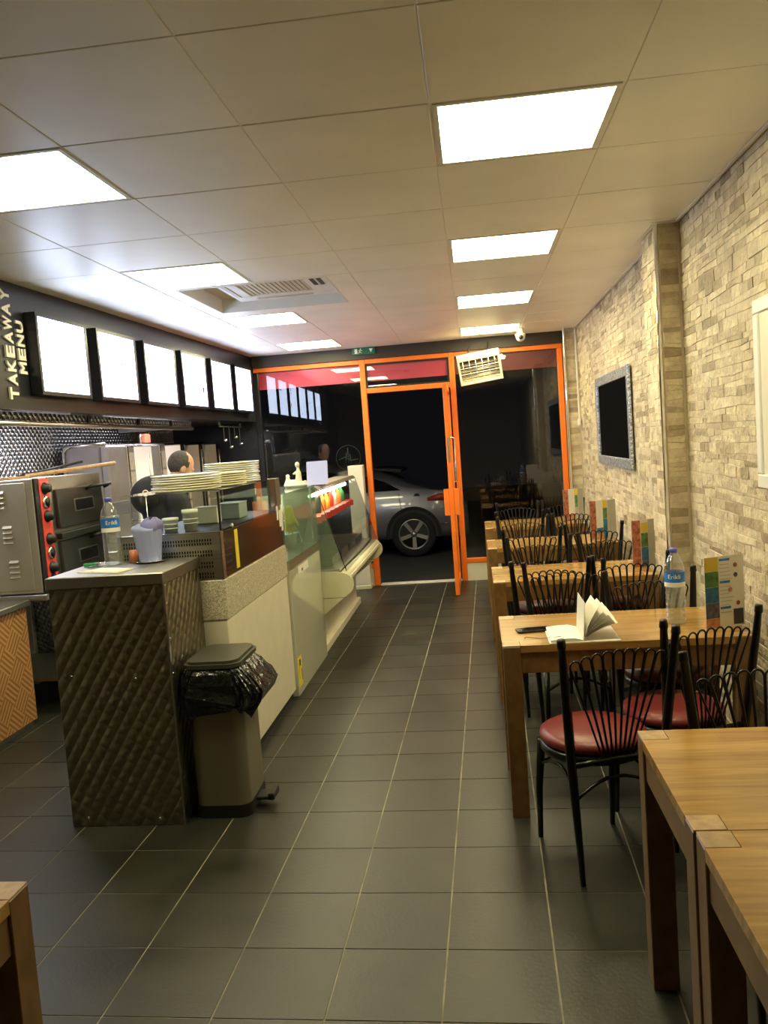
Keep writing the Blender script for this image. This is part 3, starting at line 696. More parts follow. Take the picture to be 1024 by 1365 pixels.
# side glass, both sides
gl = [(-1.02, .90), (-1.22, 1.02), (-1.45, 1.10), (-1.9, 1.19), (-2.3, 1.235), (-2.7, 1.20), (-3.1, .98), (-3.2, .90)]
m_cargl = pm('car_glass', (.010, .011, .013), .06)
for s in (-1, 1):
    v = [(x, ycent+s*(hwid(z)+.006), z) for x, z in gl]; v2 = [(x, ycent+s*(hwid(z)-.02), z) for x, z in gl]
    n = len(v); MB().add(v+v2, [list(range(n))]+[(i, (i+1) % n, n+(i+1) % n, n+i) for i in range(n)], m_cargl).build('side_window', m_cargl, body)
MB().prism([(-1.40, 1.185), (-1.02, 1.135), (-1.00, 1.165), (-1.05, 1.185), (-1.40, 1.215)], 1, ycent-.55, ycent+.55, m_blk).build('rear_spoiler', m_blk, body)
MB().tube([(-1.6, ycent-.87, .24), (-1.62, ycent-.865, .60), (-1.62, ycent-.82, .86)], .003, 4, m_blk).build('door_seam', m_blk, body)
MB().tube([(-.95, ycent-.865, .60), (-1.02, ycent-.862, .66), (-1.05, ycent-.82, .88)], .003, 4, m_blk).build('door_seam', m_blk, body)
MB().tube([(-.30, ycent-.84, .44), (-.5, ycent-.866, .42)], .006, 4, m_chrome).build('bumper_line', m_chrome, body)
MB().loft([[(x, ycent-.79-.045*k, .74+dz*h) for dz in (0, 1)]+[(x, ycent-.74-.05*k, .74+dz*h) for dz in (1, 0)] for x, k, h in ((-.19, 0, .07), (-.32, 1, .085), (-.50, 1.1, .09), (-.66, 1.15, .04))], m_lamp).build('tail_lamp', m_lamp, body)
MB().lathe([(0, 0), (.045, 0), (.045, .012), (0, .012)], 16, mat=m_blk, M=Matrix.Translation((-.80, ycent-.80, .80)) @ Matrix.Rotation(PI/2, 4, 'X')).build('fuel_cap', m_blk, body)
for wx in (-.868, -3.45):
    for s in (-1, 1):
        Mx = Matrix.Translation((wx, ycent+s*.785, .30)) @ Matrix.Rotation(s*-PI/2, 4, 'X')
        # arch
        mb = MB(); mb.prism([(wx+p, .30+q) for p, q in arc(0, 0, .375, -8, 188, 24)+arc(0, 0, .33, 188, -8, 24)], 1, ycent+s*.80, ycent+s*.872, m_tyre); mb.build('wheel_arch', m_tyre, t)
        MB().prism([(wx+p, .30+q) for p, q in arc(0, 0, .335, -8, 188, 24)], 1, ycent+s*.80, ycent+s*.8635, m_blk).build('wheel_well', m_blk, t)
        wh = MB().lathe([(.20, -.02), (.29, -.02), (.305, .03), (.305, .07), (.285, .088), (.215, .09), (.205, .085), (.2, .05)], 36, mat=m_tyre, M=Mx, cap=False).lathe([(0, .04), (.21, .04), (.21, .046), (0, .046)], 30, mat=m_blk, M=Mx).build('wheel', m_tyre, t)
        al = MB().lathe([(.185, .06), (.205, .075), (.208, .092), (.196, .094), (.19, .08)], 36, mat=m_alloy, M=Mx, cap=False).lathe([(0, .06), (.045, .06), (.04, .088), (0, .092)], 16, mat=m_alloy, M=Mx)
        for k in range(5):
            a = math.radians(-90+72*k); R2 = Mx @ Matrix.Rotation(a, 4, 'Z')
            al.add([(.03, -.022, .078), (.03, .022, .078), (.195, .028, .086), (.195, -.028, .086), (.03, -.022, .06), (.03, .022, .06), (.195, .028, .06), (.195, -.028, .06)], [(0, 1, 2, 3), (4, 5, 6, 7), (0, 1, 5, 4), (1, 2, 6, 5), (2, 3, 7, 6), (3, 0, 4, 7)], m_alloy, False, R2)
        al.build('alloy_rim', m_alloy, wh)

# ================================================================== TABLES
TH = .709; LG = .070
def table(label, x0, x1, y0, y1):
    t = thing('dining_table', label, 'table', ((x0+x1)/2, (y0+y1)/2, 0), 'oak dining tables')
    g = LG+.0008
    pts = [(x0+g, y0), (x1-g, y0), (x1-g, y0+g), (x1, y0+g), (x1, y1-g), (x1-g, y1-g), (x1-g, y1), (x0+g, y1), (x0+g, y1-g), (x0, y1-g), (x0, y0+g), (x0+g, y0+g)]
    MB().prism(pts, 2, TH-.028, TH, m_wood).build('tabletop', m_wood, t)
    for (a, b) in ((x0, y0), (x1-LG, y0), (x0, y1-LG), (x1-LG, y1-LG)):
        lg = MB().box((a, b, 0), (a+LG, b+LG, TH-.004), m_woodlegshade, ch=.002).build('leg', m_woodlegshade, t)
        MB().box((a+.0005, b+.0005, TH-.0035), (a+LG-.0005, b+LG-.0005, TH+.0008), m_woodend, ch=.001).build('leg_end_block', m_woodend, lg)
    ap = .085
    for a, b in (((x0+LG, y0+.006), (x1-LG, y0+.028)), ((x0+LG, y1-.028), (x1-LG, y1-.006)), ((x0+.006, y0+LG), (x0+.028, y1-LG)), ((x1-.028, y0+LG), (x1-.006, y1-LG))):
        MB().box((a[0], a[1], TH-.0285-ap), (b[0], b[1], TH-.0285), m_woodlegshade, ch=.0015).build('apron', m_woodlegshade, t)
    return t
table('oak table nearest the camera, cut by the lower right corner', .404, 1.105, 1.12, 1.711)
table('bare oak table in the right foreground butted to the nearest one', .400, 1.105, 1.715, 2.305)
table('oak table with the open notebook and phone on it', .066, 1.03, 3.30, 3.865)
table('second oak table beyond the one with the notebook', .066, .985, 4.77, 5.350)
table('third oak table beyond the one with the notebook', .060, 1.03, 6.22, 6.780)
table('oak table farthest back by the shopfront window', .062, .98, 7.61, 8.290)
table('oak table corner at the lower left edge of the picture', -1.66, -.962, .98, 1.551)

# ================================================================== CHAIRS
GC = 'black iron fan-back chairs at the oak tables'
chair0 = thing('fan_back_chair', '', 'chair', (0, 0, 0), GC)
mb = MB().lathe([(0, .432), (.165, .432), (.186, .438), (.192, .452), (.188, .466), (.165, .478), (.09, .484), (0, .486)], 36, mat=m_red).build('seat', m_red, chair0)
MB().lathe([(.15, .400), (.186, .400), (.190, .410), (.190, .430), (.15, .431), (.15, .400)], 36, mat=m_iron, cap=False).build('seat_ring', m_iron, chair0)
def zback(z): return -.190-.115*max(0, z-.45)
for s in (-1, 1):
    o = MB().tube([(s*.150, .186, .0), (s*.150, .172, .20), (s*.146, .135, .405)], [.0095, .013, .0165], 10, m_iron).build('front_leg', m_iron, chair0)
    MB().tube([(s*.152, -.190, 0), (s*.162, -.192, .22), (s*.172, -.192, .43), (s*.184, -.210, .58), (s*.199, -.232, .76), (s*.205, -.240, .842), (s*.2055, -.241, .846), (s*.206, -.242, .852), (s*.2065, -.2425, .866), (s*.207, -.243, .872)],
              [.0095, .0135, .0165, .0165, .015, .013, .0158, .0158, .0142, .0135], 10, m_iron).build('back_post', m_iron, chair0)
NW = 9
for k in range(NW):
    u = (k-(NW-1)/2)/((NW-1)/2)
    xb, xt = u*.050, u*.156; hb, ht = .0055, .0180; zt = .792-.022*u*u-.0*abs(u)
    pts = [(xb-hb, zback(.43), .425), (xb*.6+xt*.4-.011, zback(.58), .57), (xt-ht, zback(zt), zt)]
    pts += [(xt-ht*math.cos(a*PI/6), zback(zt+.02), zt+ht*1.1*math.sin(a*PI/6)) for a in range(1, 6)]
    pts += [(xt+ht, zback(zt), zt), (xb*.6+xt*.4+.011, zback(.58), .57), (xb+hb, zback(.43), .425)]
    MB().tube(pts, .0038, 5, m_iron, cap=False).build('back_wire', m_iron, chair0)
MB().tube([(-.176, -.192, .42), (-.09, -.194, .424), (0, -.190, .426), (.09, -.194, .424), (.176, -.192, .42)], .010, 8, m_iron).build('back_rail', m_iron, chair0)
def hoop(p, q, sag):
    p, q = Vector(p), Vector(q); n = 10; pts = []
    for i in range(n+1):
        t_ = i/n; pts.append(p.lerp(q, t_)*1.0+Vector((0, 0, sag*math.sin(PI*t_)))+(Vector((0, 0, 0))-(p+q)/2).normalized()*.05*math.sin(PI*t_))
    return pts
for p, q in (((-.150, .165, .30), (.150, .165, .30)), ((-.165, -.192, .30), (.165, -.192, .30)), ((-.150, .165, .30), (-.165, -.192, .30)), ((.150, .165, .30), (.165, -.192, .30))):
    MB().tube(hoop(p, q, .095), .0065, 6, m_iron).build('stretcher', m_iron, chair0)
R = math.radians
CH = [(.365, 3.010, 18, 'red-seated iron chair in front of the notebook table, nearest the aisle'),
      (.700, 3.240, 25, 'red-seated iron chair at the notebook table, nearest the stone wall'),
      (.785, 2.265, 180, 'iron chair pushed under the far side of the foreground table'),
      (.350, 4.720, 4, 'aisle-side chair on the near side of the second table beyond'),
      (.765, 4.790, 8, 'wall-side chair on the near side of the second table beyond'),
      (.430, 4.170, 180, 'aisle-side chair on the far side of the notebook table'),
      (.800, 3.780, 183, 'wall-side chair on the far side of the notebook table'),
      (.365, 6.280, 3, 'aisle-side chair on the near side of the third table beyond'),
      (.810, 6.380, 4, 'wall-side chair on the near side of the third table beyond'),
      (.390, 5.310, 180, 'aisle-side chair on the far side of the second table beyond'),
      (.845, 5.330, 178, 'wall-side chair on the far side of the second table beyond'),
      (.370, 6.760, 180, 'aisle-side chair on the far side of the third table beyond'),
      (.825, 6.790, 180, 'wall-side chair on the far side of the third table beyond'),
      (.370, 7.690, 0, 'aisle-side chair on the near side of the farthest table'),
      (.820, 7.720, 3, 'wall-side chair on the near side of the farthest table'),
      (.400, 8.200, 180, 'aisle-side chair on the far side of the farthest table, against the window'),
      (.850, 8.230, 180, 'wall-side chair on the far side of the farthest table, against the window')]
for n, (x, y, a, lab) in enumerate(CH):
    if n == 0:
        chair0.location = (x, y, 0); chair0.rotation_euler = (0, 0, R(a)); chair0['label'] = lab
    else: dup(chair0, (x, y, 0), R(a), lab, GC)

# ================================================================== THINGS ON THE TABLES
# notebook
t = thing('notebook', 'white notebook lying open with pages fanned up', 'book', (.385, 3.43, TH+.0005))
z = TH+.001
MB().box((.252, 3.305, z), (.53, 3.556, z+.003), m_paper).build('cover', m_paper, t)
MB().loft([[(x, 3.31, z+.003), (x, 3.55, z+.003), (x, 3.55, zz), (x, 3.31, zz)] for x, zz in ((.258, z+.012), (.30, z+.017), (.35, z+.018), (.383, z+.010))], m_paper, smooth=False).build('left_pages', m_paper, t)
for k, (a, cur) in enumerate(((84, 0), (64, .006), (53, .010), (43, .012), (34, .012), (25, .010))):
    a = R(a); n = 5; rows = []
    for i in range(n+1):
        d = .150*i/n; bx = d*math.cos(a); bz = d*math.sin(a); cv = cur*math.sin(PI*i/n)
        x, zz = .385+bx-cv*math.sin(a), z+.006+bz+cv*math.cos(a)
        if k == 0: x = .385+bx*.8
        rows.append([(x, 3.312+k*.001, zz), (x, 3.548, zz), (x+.0012, 3.548, zz+.0002), (x+.0012, 3.312+k*.001, zz+.0002)])
    MB().loft(rows, m_paper, smooth=False).build('page', m_paper, t)
MB().tube([(.30, 3.34, z+.02), (.22, 3.40, z+.001), (.17, 3.44, z+.0), (.16, 3.42, z+.0)], .0012, 4, m_iron).build('ribbon', m_iron, t)
# phone
t = thing('phone', 'black smartphone lying on the notebook table', 'phone', (.205, 3.545, TH))
Mx = Matrix.Translation((.205, 3.548, TH+.001)) @ Matrix.Rotation(R(8), 4, 'Z')
MB().prism(rrect(-.072, -.035, .072, .035, .010), 2, 0, .008, m_rubber, M=Mx).build('phone_body', m_rubber, t)
MB().prism(rrect(-.064, -.032, .064, .032, .006), 2, .008, .0084, m_screen, M=Mx).build('screen', m_screen, t)
# water bottles
m_label = pm('bottle_label_blue', (.02, .16, .55), .35, var=.5, vs=30)
m_cap = pm('bottle_cap_blue', (.12, .14, .60), .4)
def bottle(label, x, y, z, level, h=.305, rot=0.0, label_blue=True):
    t = thing('water_bottle', label, 'bottle', (x, y, z), 'clear plastic water bottles')
    k = h/.305; r = .041
    p = [(0, .0015), (.030, .001), (.038, .006), (r, .02)]
    for i in range(6): p += [(r, .025+i*.020), (r-.003, .034+i*.020), (r, .043+i*.020)]
    p += [(r, .150), (r-.002, .160), (r-.001, .205), (r, .212), (.037, .235), (.024, .264), (.0135, .280), (.0135, .290)]
    MB().lathe([(a, b*k) for a, b in p], 28, (x, y, z), m_pet, cap=False).build('bottle_shell', m_pet, t)
    w = [(max(a-.0018, 0), max(b, .003)*k) for a, b in p if b*k < level]+[(.037, level), (0, level)]
    MB().lathe(w, 24, (x, y, z), m_water).build('water', m_water, t)
    lb = MB().lathe([(r+.0004, .150*k), (r+.0004, .208*k)], 28, (x, y, z), m_label, cap=False).build('label_band', m_label, t)
    MB().lathe([(r+.0006, .150*k), (r+.0006, .168*k)], 28, (x, y, z), m_paper, cap=False).build('label_edge', m_paper, lb)
    # brand name on the label, wrapped round the bottle and facing the room
    mb = text_mb(MB(), 'Erikli', .026, .0006, Matrix.Identity(4))
    out = MB()
    out.add([(x+(r+.001+v.z)*math.sin(v.x/r+rot), y-(r+.001+v.z)*math.cos(v.x/r+rot), z+.190*k+v.y) for v in mb.v], mb.f, m_paper)
    out.build('brand_name', m_paper, lb)
    MB().lathe([(0, .300*k), (.013, .300*k), (.0155, .297*k), (.0155, .282*k), (.0, .282*k)][::-1], 20, (x, y, z), m_cap).build('cap', m_cap, t)
    return t
bottle('half-full water bottle on the notebook table by the menu leaflet', .800, 3.560, TH+.001, .155, .325, rot=-.25)
# menu leaflets
m_lf = dict(r=pm('leaflet_food_print', (.34, .11, .055), .45, var=.6, vs=45), w=pm('leaflet_white', (.74, .71, .62), .45), y=pm('leaflet_yellow', (.66, .47, .05), .45), g=pm('leaflet_green', (.09, .20, .05), .45, var=.5, vs=30),
            b=pm('leaflet_sea_blue', (.03, .15, .28), .45, var=.4, vs=35), n=pm('leaflet_dusk', (.10, .09, .13), .45, var=.6, vs=40), k=pm('leaflet_grey', (.42, .40, .34), .45, var=.1), o=pm('leaflet_orange', (.60, .25, .10), .45, var=.4, vs=40), d=pm('leaflet_dark', (.05, .05, .05), .45))
def leaflet(label, x, y, h, panels):
    """zig-zag folded card standing on a table; panels: (width, heading in degrees, [(fraction, colour key)] from the top)"""
    t = thing('menu_leaflet', label, 'menu', (x, y, TH), 'folded menu leaflets standing on the tables')
    px, py = x, y
    for (wd, hd, blocks) in panels:
        dx, dy = math.cos(R(hd)), math.sin(R(hd)); nx, ny = dy, -dx
        def q(u, zz, d): return (px+dx*u+nx*d, py+dy*u+ny*d, TH+.001+zz)
        mb = MB(); v = [q(u, zz, d) for d in (0, .0012) for (u, zz) in ((0.0004, 0), (wd-.0004, 0), (wd-.0004, h), (0.0004, h))]
        pan = mb.add(v, [(0, 1, 2, 3), (4, 5, 6, 7), (0, 1, 5, 4), (1, 2, 6, 5), (2, 3, 7, 6), (3, 0, 4, 7)], m_lf['w']).build('leaf', m_lf['w'], t)
        if blocks == 'text':
            pr = MB()
            for k in range(17):
                zz = h*(.93-.052*k); ln = random.uniform(.35, .6)*wd
                if k in (0, 6, 13): pr.add([q(.004, zz, .0016), q(.004+wd*.42, zz, .0016), q(.004+wd*.42, zz+.010, .0016), q(.004, zz+.010, .0016)], [(0, 1, 2, 3)], m_label)
                elif not (k > 12 and ln > .5*wd): pr.add([q(.005, zz, .0016), q(.005+ln, zz, .0016), q(.005+ln, zz+.0025, .0016), q(.005, zz+.0025, .0016)], [(0, 1, 2, 3)], m_lf['k'])
            for (u, f, c) in ((.68, .86, 'r'), (.68, .72, 'n'), (.45, .52, 'o'), (.75, .32, 'r')):
                cc = [q(wd*u+.010*math.cos(a*PI/5), h*f+.010*math.sin(a*PI/5), .0016) for a in range(10)]; pr.add(cc, [list(range(10))], m_lf[c])
            pr.add([q(wd*.55, h*.02, .0016), q(wd*.95, h*.02, .0016), q(wd*.95, h*.24, .0016), q(wd*.55, h*.24, .0016)], [(0, 1, 2, 3)], m_lf['d'])
            pr.build('menu_print', None, pan)
        else:
            zz = h
            for (f, c) in blocks:
                if c != 'w': MB().add([q(.001, zz-f*h, .0016), q(wd-.001, zz-f*h, .0016), q(wd-.001, zz-.001, .0016), q(.001, zz-.001, .0016)], [(0, 1, 2, 3)], m_lf[c]).build('photo_print', m_lf[c], pan)
                zz -= f*h
        px, py = px+dx*wd, py+dy*wd
    return t
A1 = [(.2, 'y'), (.22, 'g'), (.22, 'b'), (.22, 'n'), (.14, 'o')]
leaflet('open menu leaflet beside the water bottle on the notebook table', .885, 3.425, .29, [(.068, 24, A1), (.115, 20, 'text'), (.03, 75, [(1, 'r')])])
leaflet('menu leaflet with a yellow sun print on the second table beyond', .895, 5.03, .28, [(.055, 12, [(1, 'r')]), (.06, 35, [(.06, 'w'), (.22, 'y'), (.3, 'g'), (.3, 'b'), (.12, 'n')]), (.055, 12, [(1, 'k')])])
leaflet('wide menu leaflet with a white centre on the third table beyond', .845, 6.45, .29, [(.05, 10, [(1, 'r')]), (.062, 30, [(.72, 'w'), (.14, 'b'), (.14, 'o')]), (.035, 5, [(.2, 'y'), (.3, 'g'), (.5, 'b')]), (.075, 25, [(1, 'k')])])
leaflet('menu leaflet on the farthest table beside the orange post', .80, 7.90, .29, [(.05, 10, [(1, 'r')]), (.07, 30, [(.8, 'w'), (.2, 'o')]), (.03, 5, [(.2, 'y'), (.4, 'g'), (.4, 'k')]), (.06, 25, [(1, 'k')])])

# ================================================================== RIGHT WALL FITTINGS
t = thing('television', 'wall television in a wide glittery silver frame', 'television', (1.10, 6.72, 1.24))
yy0, yy1, za, zb = 5.96, 7.50, 1.240, 1.972; bw = .075; xa, xb = 1.083, 1.104
for p, q, r_, s_ in ((yy0, yy1, zb-bw, zb), (yy0, yy1, za, za+bw), (yy0, yy0+bw, za+bw, zb-bw), (yy1-bw, yy1, za+bw, zb-bw)):
    MB().box((xa, p, r_), (xb, q, s_), m_glit, ch=.004).build('frame_strip', m_glit, t)
MB().box((1.092, yy0+bw, za+bw), (1.102, yy1-bw, zb-bw), m_screen).build('screen', m_screen, t)
t = thing('white_wall_frame', 'white framed panel at the right picture edge on the stone wall', 'frame', (1.11, 3.0, 1.27))
yy0, yy1, za, zb, bw = 2.45, 3.44, 1.268, 1.996, .055; xa, xb = 1.108, 1.128
for p, q, r_, s_ in ((yy0, yy1, zb-bw, zb), (yy0, yy1, za, za+bw), (yy0, yy0+bw, za+bw, zb-bw), (yy1-bw, yy1, za+bw, zb-bw)):
    MB().box((xa, p, r_), (xb, q, s_), m_white, ch=.005).build('frame_strip', m_white, t)
MB().box((1.116, yy0+bw, za+bw), (1.127, yy1-bw, zb-bw), m_cream).build('frame_panel', m_cream, t)
t = thing('cable_conduit', 'thin white cable conduit down the stone wall by the shopfront', 'conduit', (1.09, 8.74, 1.6))
MB().box((1.085, 8.725, 1.66), (1.098, 8.745, CE-.02), m_white, ch=.002).build('conduit', m_white, t)
MB().box((1.078, 8.70, 1.59), (1.098, 8.77, 1.66), m_white, ch=.004).build('socket_box', m_white, t)

# ================================================================== STEEL COUNTER BLOCK
t = thing('steel_counter', 'free-standing counter block clad in quilted steel with flat top', 'counter', (-1.57, 3.53, 0))
bx0, bx1, by0, by1 = -1.815, -1.312, 3.305, 3.765
MB().box((bx0, by0, 0), (bx1, by1, 1.035), m_qcount, ch=.003).build('body', m_qcount, t)
MB().box((bx0-.008, by0-.008, 1.035), (bx1+.006, by1, 1.085), m_steeld, ch=.004).build('worktop', m_steeld, t)
MB().box((bx1-.004, by0-.004, .0), (bx1+.004, by0+.012, 1.03), m_steel).build('corner_strip', m_steel, t)
k = 0
for (x, z) in ((-1.75, .66), (-1.47, .64), (-1.74, .04), (-1.42, .03)):
    MB().ell((x, by0-.001, z), (.006, .003, .006), 8, 5, m_chrome).build('rivet', m_chrome, t)
for z in (.95, .8, .65, .5, .35, .2): MB().ell((bx1+.001, by0+.02, z), (.003, .006, .006), 8, 5, m_chrome).build('rivet', m_chrome, t)
ZC = 1.0855
bottle('full water bottle on the steel counter block', -1.655, 3.615, ZC, .225, .315, rot=.55)
# napkin holder
t = thing('napkin_holder', 'tumbler draped with a lilac blue napkin on a steel saucer', 'napkin holder', (-1.50, 3.665, ZC))
MB().lathe([(0, 0), (.05, 0), (.072, .006), (.075, .009), (.05, .004), (0, .004)], 28, (-1.50, 3.665, ZC), m_chrome).build('saucer', m_chrome, t)
rings = []
for i, (z, r) in enumerate(((.005, .046), (.03, .048), (.07, .053), (.11, .058), (.145, .062), (.165, .064))):
    rings.append([(-1.50+(r+.007*(i/5)*math.sin(5*a+.8)+.003*math.sin(11*a))*math.cos(a)-.010*(i/5), 3.665+(r+.005*(i/5)*math.sin(4*a))*math.sin(a), ZC+z+(.010*math.sin(3*a+1) if i == 5 else 0)) for a in [2*PI*k/40 for k in range(40)]])
MB().loft(rings, m_lilac, cap=False).loft([[(p[0]*1-.0, p[1], p[2]) for p in rings[-1]], [((p[0]+1.50)*.55-1.50, (p[1]-3.665)*.55+3.665, ZC+.10) for p in rings[-1]]], m_lilac, cap=False).build('napkin_drape', m_lilac, t)
mb = MB()
rr = []
for i, (z, r) in enumerate(((.10, .03), (.15, .05), (.178, .046), (.195, .022), (.198, .004))):
    rr.append([(-1.485+(r+.008*math.sin(5*a+i))*math.cos(a), 3.675+(r+.005*math.sin(3*a))*math.sin(a), ZC+z+.008*math.sin(2*a+2)) for a in [2*PI*k/24 for k in range(24)]])
mb.loft(rr, m_lilacd).build('inner_napkin', m_lilacd, t)
# wire stand
t = thing('wire_stand', 'thin steel wire stand with a ring on top behind the napkin', 'wire stand', (-1.54, 3.735, ZC))
mb = MB().tube([(-1.60, 3.735, ZC+.003), (-1.60, 3.735, ZC+.30), (-1.525, 3.735, ZC+.30), (-1.525, 3.735, ZC+.003)], .0022, 6, m_chrome).tube([(-1.60, 3.735, ZC+.19), (-1.525, 3.735, ZC+.19)], .002, 6, m_chrome)
mb.tube([(-1.60, 3.735, ZC+.003), (-1.525, 3.735, ZC+.003)], .0022, 6, m_chrome).build('wire_frame', m_chrome, t)
MB().tube([(-1.525+.013*math.cos(a*PI/9), 3.735, ZC+.313+.013*math.sin(a*PI/9)) for a in range(19)], .003, 6, m_paper).build('ring', m_paper, t)
t = thing('terracotta_cup', 'small orange cup between the bottle and the napkin', 'cup', (-1.585, 3.735, ZC))
t.location = (-1.590, 3.690, ZC)
MB().lathe([(0, .001), (.021, .001), (.019, .055), (.016, .055), (.016, .012), (0, .012)], 20, (-1.590, 3.690, ZC), m_terra).build('cup_body', m_terra, t)
t = thing('paper_sheet', 'sheet of brownish paper on the steel counter block', 'paper', (-1.62, 3.45, ZC))
MB().prism([(-1.735, 3.42), (-1.52, 3.345), (-1.49, 3.46), (-1.68, 3.545)], 2, ZC+.0005, ZC+.0022, m_kraft).build('sheet', m_kraft, t)
MB().prism([(-1.70, 3.44), (-1.55, 3.37), (-1.515, 3.455), (-1.67, 3.52)], 2, ZC+.0022, ZC+.004, m_paper).build('top_sheet', m_kraft, t)
t = thing('lighter', 'green plastic lighter on the steel counter block', 'lighter', (-1.78, 3.64, ZC))
MB().box((-1.80, 3.605, ZC+.001), (-1.737, 3.622, ZC+.016), m_green, ch=.004).build('lighter_body', m_green, t)
MB().box((-1.737, 3.606, ZC+.002), (-1.718, 3.621, ZC+.015), m_chrome, ch=.002).build('lighter_head', m_chrome, t)
t = thing('key_bunch', 'bunch of keys beside the green lighter', 'keys', (-1.71, 3.575, ZC))
mb = MB().tube([(-1.70+.014*math.cos(a*PI/8), 3.60+.014*math.sin(a*PI/8), ZC+.004) for a in range(17)], .0015, 5, m_steel).build('key_ring', m_steel, t)
for k in range(4):
    Mx = Matrix.Translation((-1.70, 3.60, ZC+.003+k*.003)) @ Matrix.Rotation(R(200+k*28), 4, 'Z')
    MB().prism([(.012, -.003), (.045, -.003), (.05, -.010), (.064, -.010), (.068, 0), (.064, .010), (.05, .010), (.045, .003), (.012, .003)], 2, 0, .002, m_steel if k % 2 else m_rubber, M=Mx).build('key', m_steel, t)

# ================================================================== DISPLAY CASE (unit 1)
UX = -1.20; ux0 = -1.70
t = thing('cream_counter', 'long cream counter base under the granite slab', 'counter', (-1.45, 4.4, 0))
base = MB().box((ux0, 3.775, .05), (UX, 5.045, .775), m_cream, ch=.004).build('body', m_cream, t)
MB().box((ux0+.02, 3.785, 0), (UX-.02, 5.04, .05), m_blk).build('plinth', m_blk, t)
MB().box((UX, 5.0, .78), (UX+.0012, 5.045, .90), m_paper).build('paper_tag', m_paper, t)
t = thing('granite_slab', 'speckled granite slab under the glass display case', 'worktop', (-1.45, 4.4, .776))
MB().box((ux0-.01, 3.77, .776), (UX+.006, 5.05, .968), m_granite, ch=.004).build('slab', m_granite, t)
t = thing('display_case', 'glass display case with perforated steel end and brown side', 'display case', (-1.45, 4.4, .969))
z0, z1, z2 = .970, 1.190, 1.385
cb = MB().box((ux0, 3.80, z0), (UX-.012, 5.04, z1-.01), m_rubber).build('case_base', m_rubber, t)
MB().box((UX-.012, 3.80, z0), (UX, 5.04, z1), m_brown, ch=.002).build('side_panel', m_brown, cb)
# perforated steel end panel with real slots
mb = MB(); gx0_, gx1_ = ux0, UX+.002; gy0_, gy1_ = 3.772, 3.798
rows = [1.160, 1.143, 1.103, 1.086, 1.046, 1.029, .999+.004, .988]
rows = [1.158, 1.141, 1.104, 1.087, 1.050, 1.033, .999, .984]
sh = .0125; sw = .0066; pitch = .0128
sx0, sx1 = gx0_+.02, gx1_-.045
n = int((sx1-sx0)/pitch)
edges = [(z0, None)]
zcur = z0
for rz in sorted(rows):
    mb.box((gx0_, gy0_, zcur), (gx1_, gy0_+.002, rz-sh/2), m_steel); zcur = rz+sh/2
    mb.box((gx0_, gy0_, rz-sh/2), (sx0, gy0_+.002, rz+sh/2), m_steel); mb.box((sx0+n*pitch, gy0_, rz-sh/2), (gx1_, gy0_+.002, rz+sh/2), m_steel)
    for k in range(n): mb.box((sx0+k*pitch, gy0_, rz-sh/2), (sx0+k*pitch+pitch-sw, gy0_+.002, rz+sh/2), m_steel)
mb.box((gx0_, gy0_, zcur), (gx1_, gy0_+.002, z1+.004), m_steel)
mb.box((gx0_, gy0_, z1+.002), (gx1_, gy1_+.002, z1+.006), m_steel).box((gx1_-.002, gy0_, z0), (gx1_, gy1_+.02, z1+.004), m_steel)
mb.build('vent_panel', m_steel, t)
MB().box((UX, 4.000, .985), (UX+.001, 4.055, 1.178), m_yellow).build('yellow_strip', m_yellow, cb)
for k in range(5): MB().box((UX, 3.83, 1.00+k*.032), (UX+.003, 3.93, 1.008+k*.032), m_blk).build('vent_slit', m_blk, cb)
# glass box
g = .005
MB().box((ux0, 3.80, z1), (UX, 3.80+g, z2-.006), m_case).build('end_glass', m_case, t)
MB().box((UX-g, 3.81, z1), (UX, 5.03, z2-.006), m_case).build('side_glass', m_case, t)
MB().box((ux0, 5.035, z1), (UX, 5.04, z2-.006), m_case).build('end_glass', m_case, t)
MB().box((ux0, 3.80, z2-.006), (UX, 5.04, z2), m_case).build('top_glass', m_case, t)
mb = MB()
mb.box((UX-.008, 3.80, z1), (UX+.001, 3.809, z2-.006), m_rubber).build('corner_post', m_rubber, t)
MB().box((UX-.05, 4.93, z1), (UX+.001, 5.04, z2), m_steeld).build('rear_post', m_steeld, t)
MB().box((ux0+.03, 3.83, z1-.006), (UX-.02, 5.02, z1+.004), m_rubber).build('case_tray', m_rubber, t)
for k, (y, zz, hgt, wd) in enumerate(((4.90, 1.135, .085, .04), (4.955, 1.09, .10, .04), (5.0, 1.06, .16, .035))): MB().box((UX+.0015, y, zz), (UX+.003, y+wd, zz+hgt), m_paper).build('paper_tag', m_paper, t)
MB().ell((UX+.004, 3.97, 1.205), (.006, .008, .010), 10, 6, m_paper).build('glass_clip', m_paper, t)
# cartons and trays in the case
m_carton = pm('white_carton', (.84, .85, .80), .5)
def cup_stack(label, x, y, z, h, r0, r1, lean=0.0):
    t = thing('takeaway_tub', label, 'tub', (x, y, z), 'white takeaway tubs in the display case')
    Mx = Matrix.Translation((x, y, z)) @ Matrix.Rotation(lean, 4, 'Y')
    MB().lathe([(0, 0), (r0, 0), (r1, h*.8), (r1+.003, h*.8), (r1+.003, h), (0, h)], 20, mat=m_carton, M=Mx).build('tub_body', m_carton, t)
    for k in range(2): MB().lathe([(r1+.001, h*.55-k*.02), (r1+.004, h*.55-k*.02+.002), (r1+.001, h*.55-k*.02+.004)], 20, mat=m_carton, M=Mx, cap=False).build('rim', m_carton, t)
cup_stack('tall stack of white tubs inside the display case', -1.38, 3.90, z1+.005, .105, .030, .036, .0)
cup_stack('short white tub beside the tall stack in the display case', -1.475, 3.885, z1+.005, .070, .030, .036, .0)
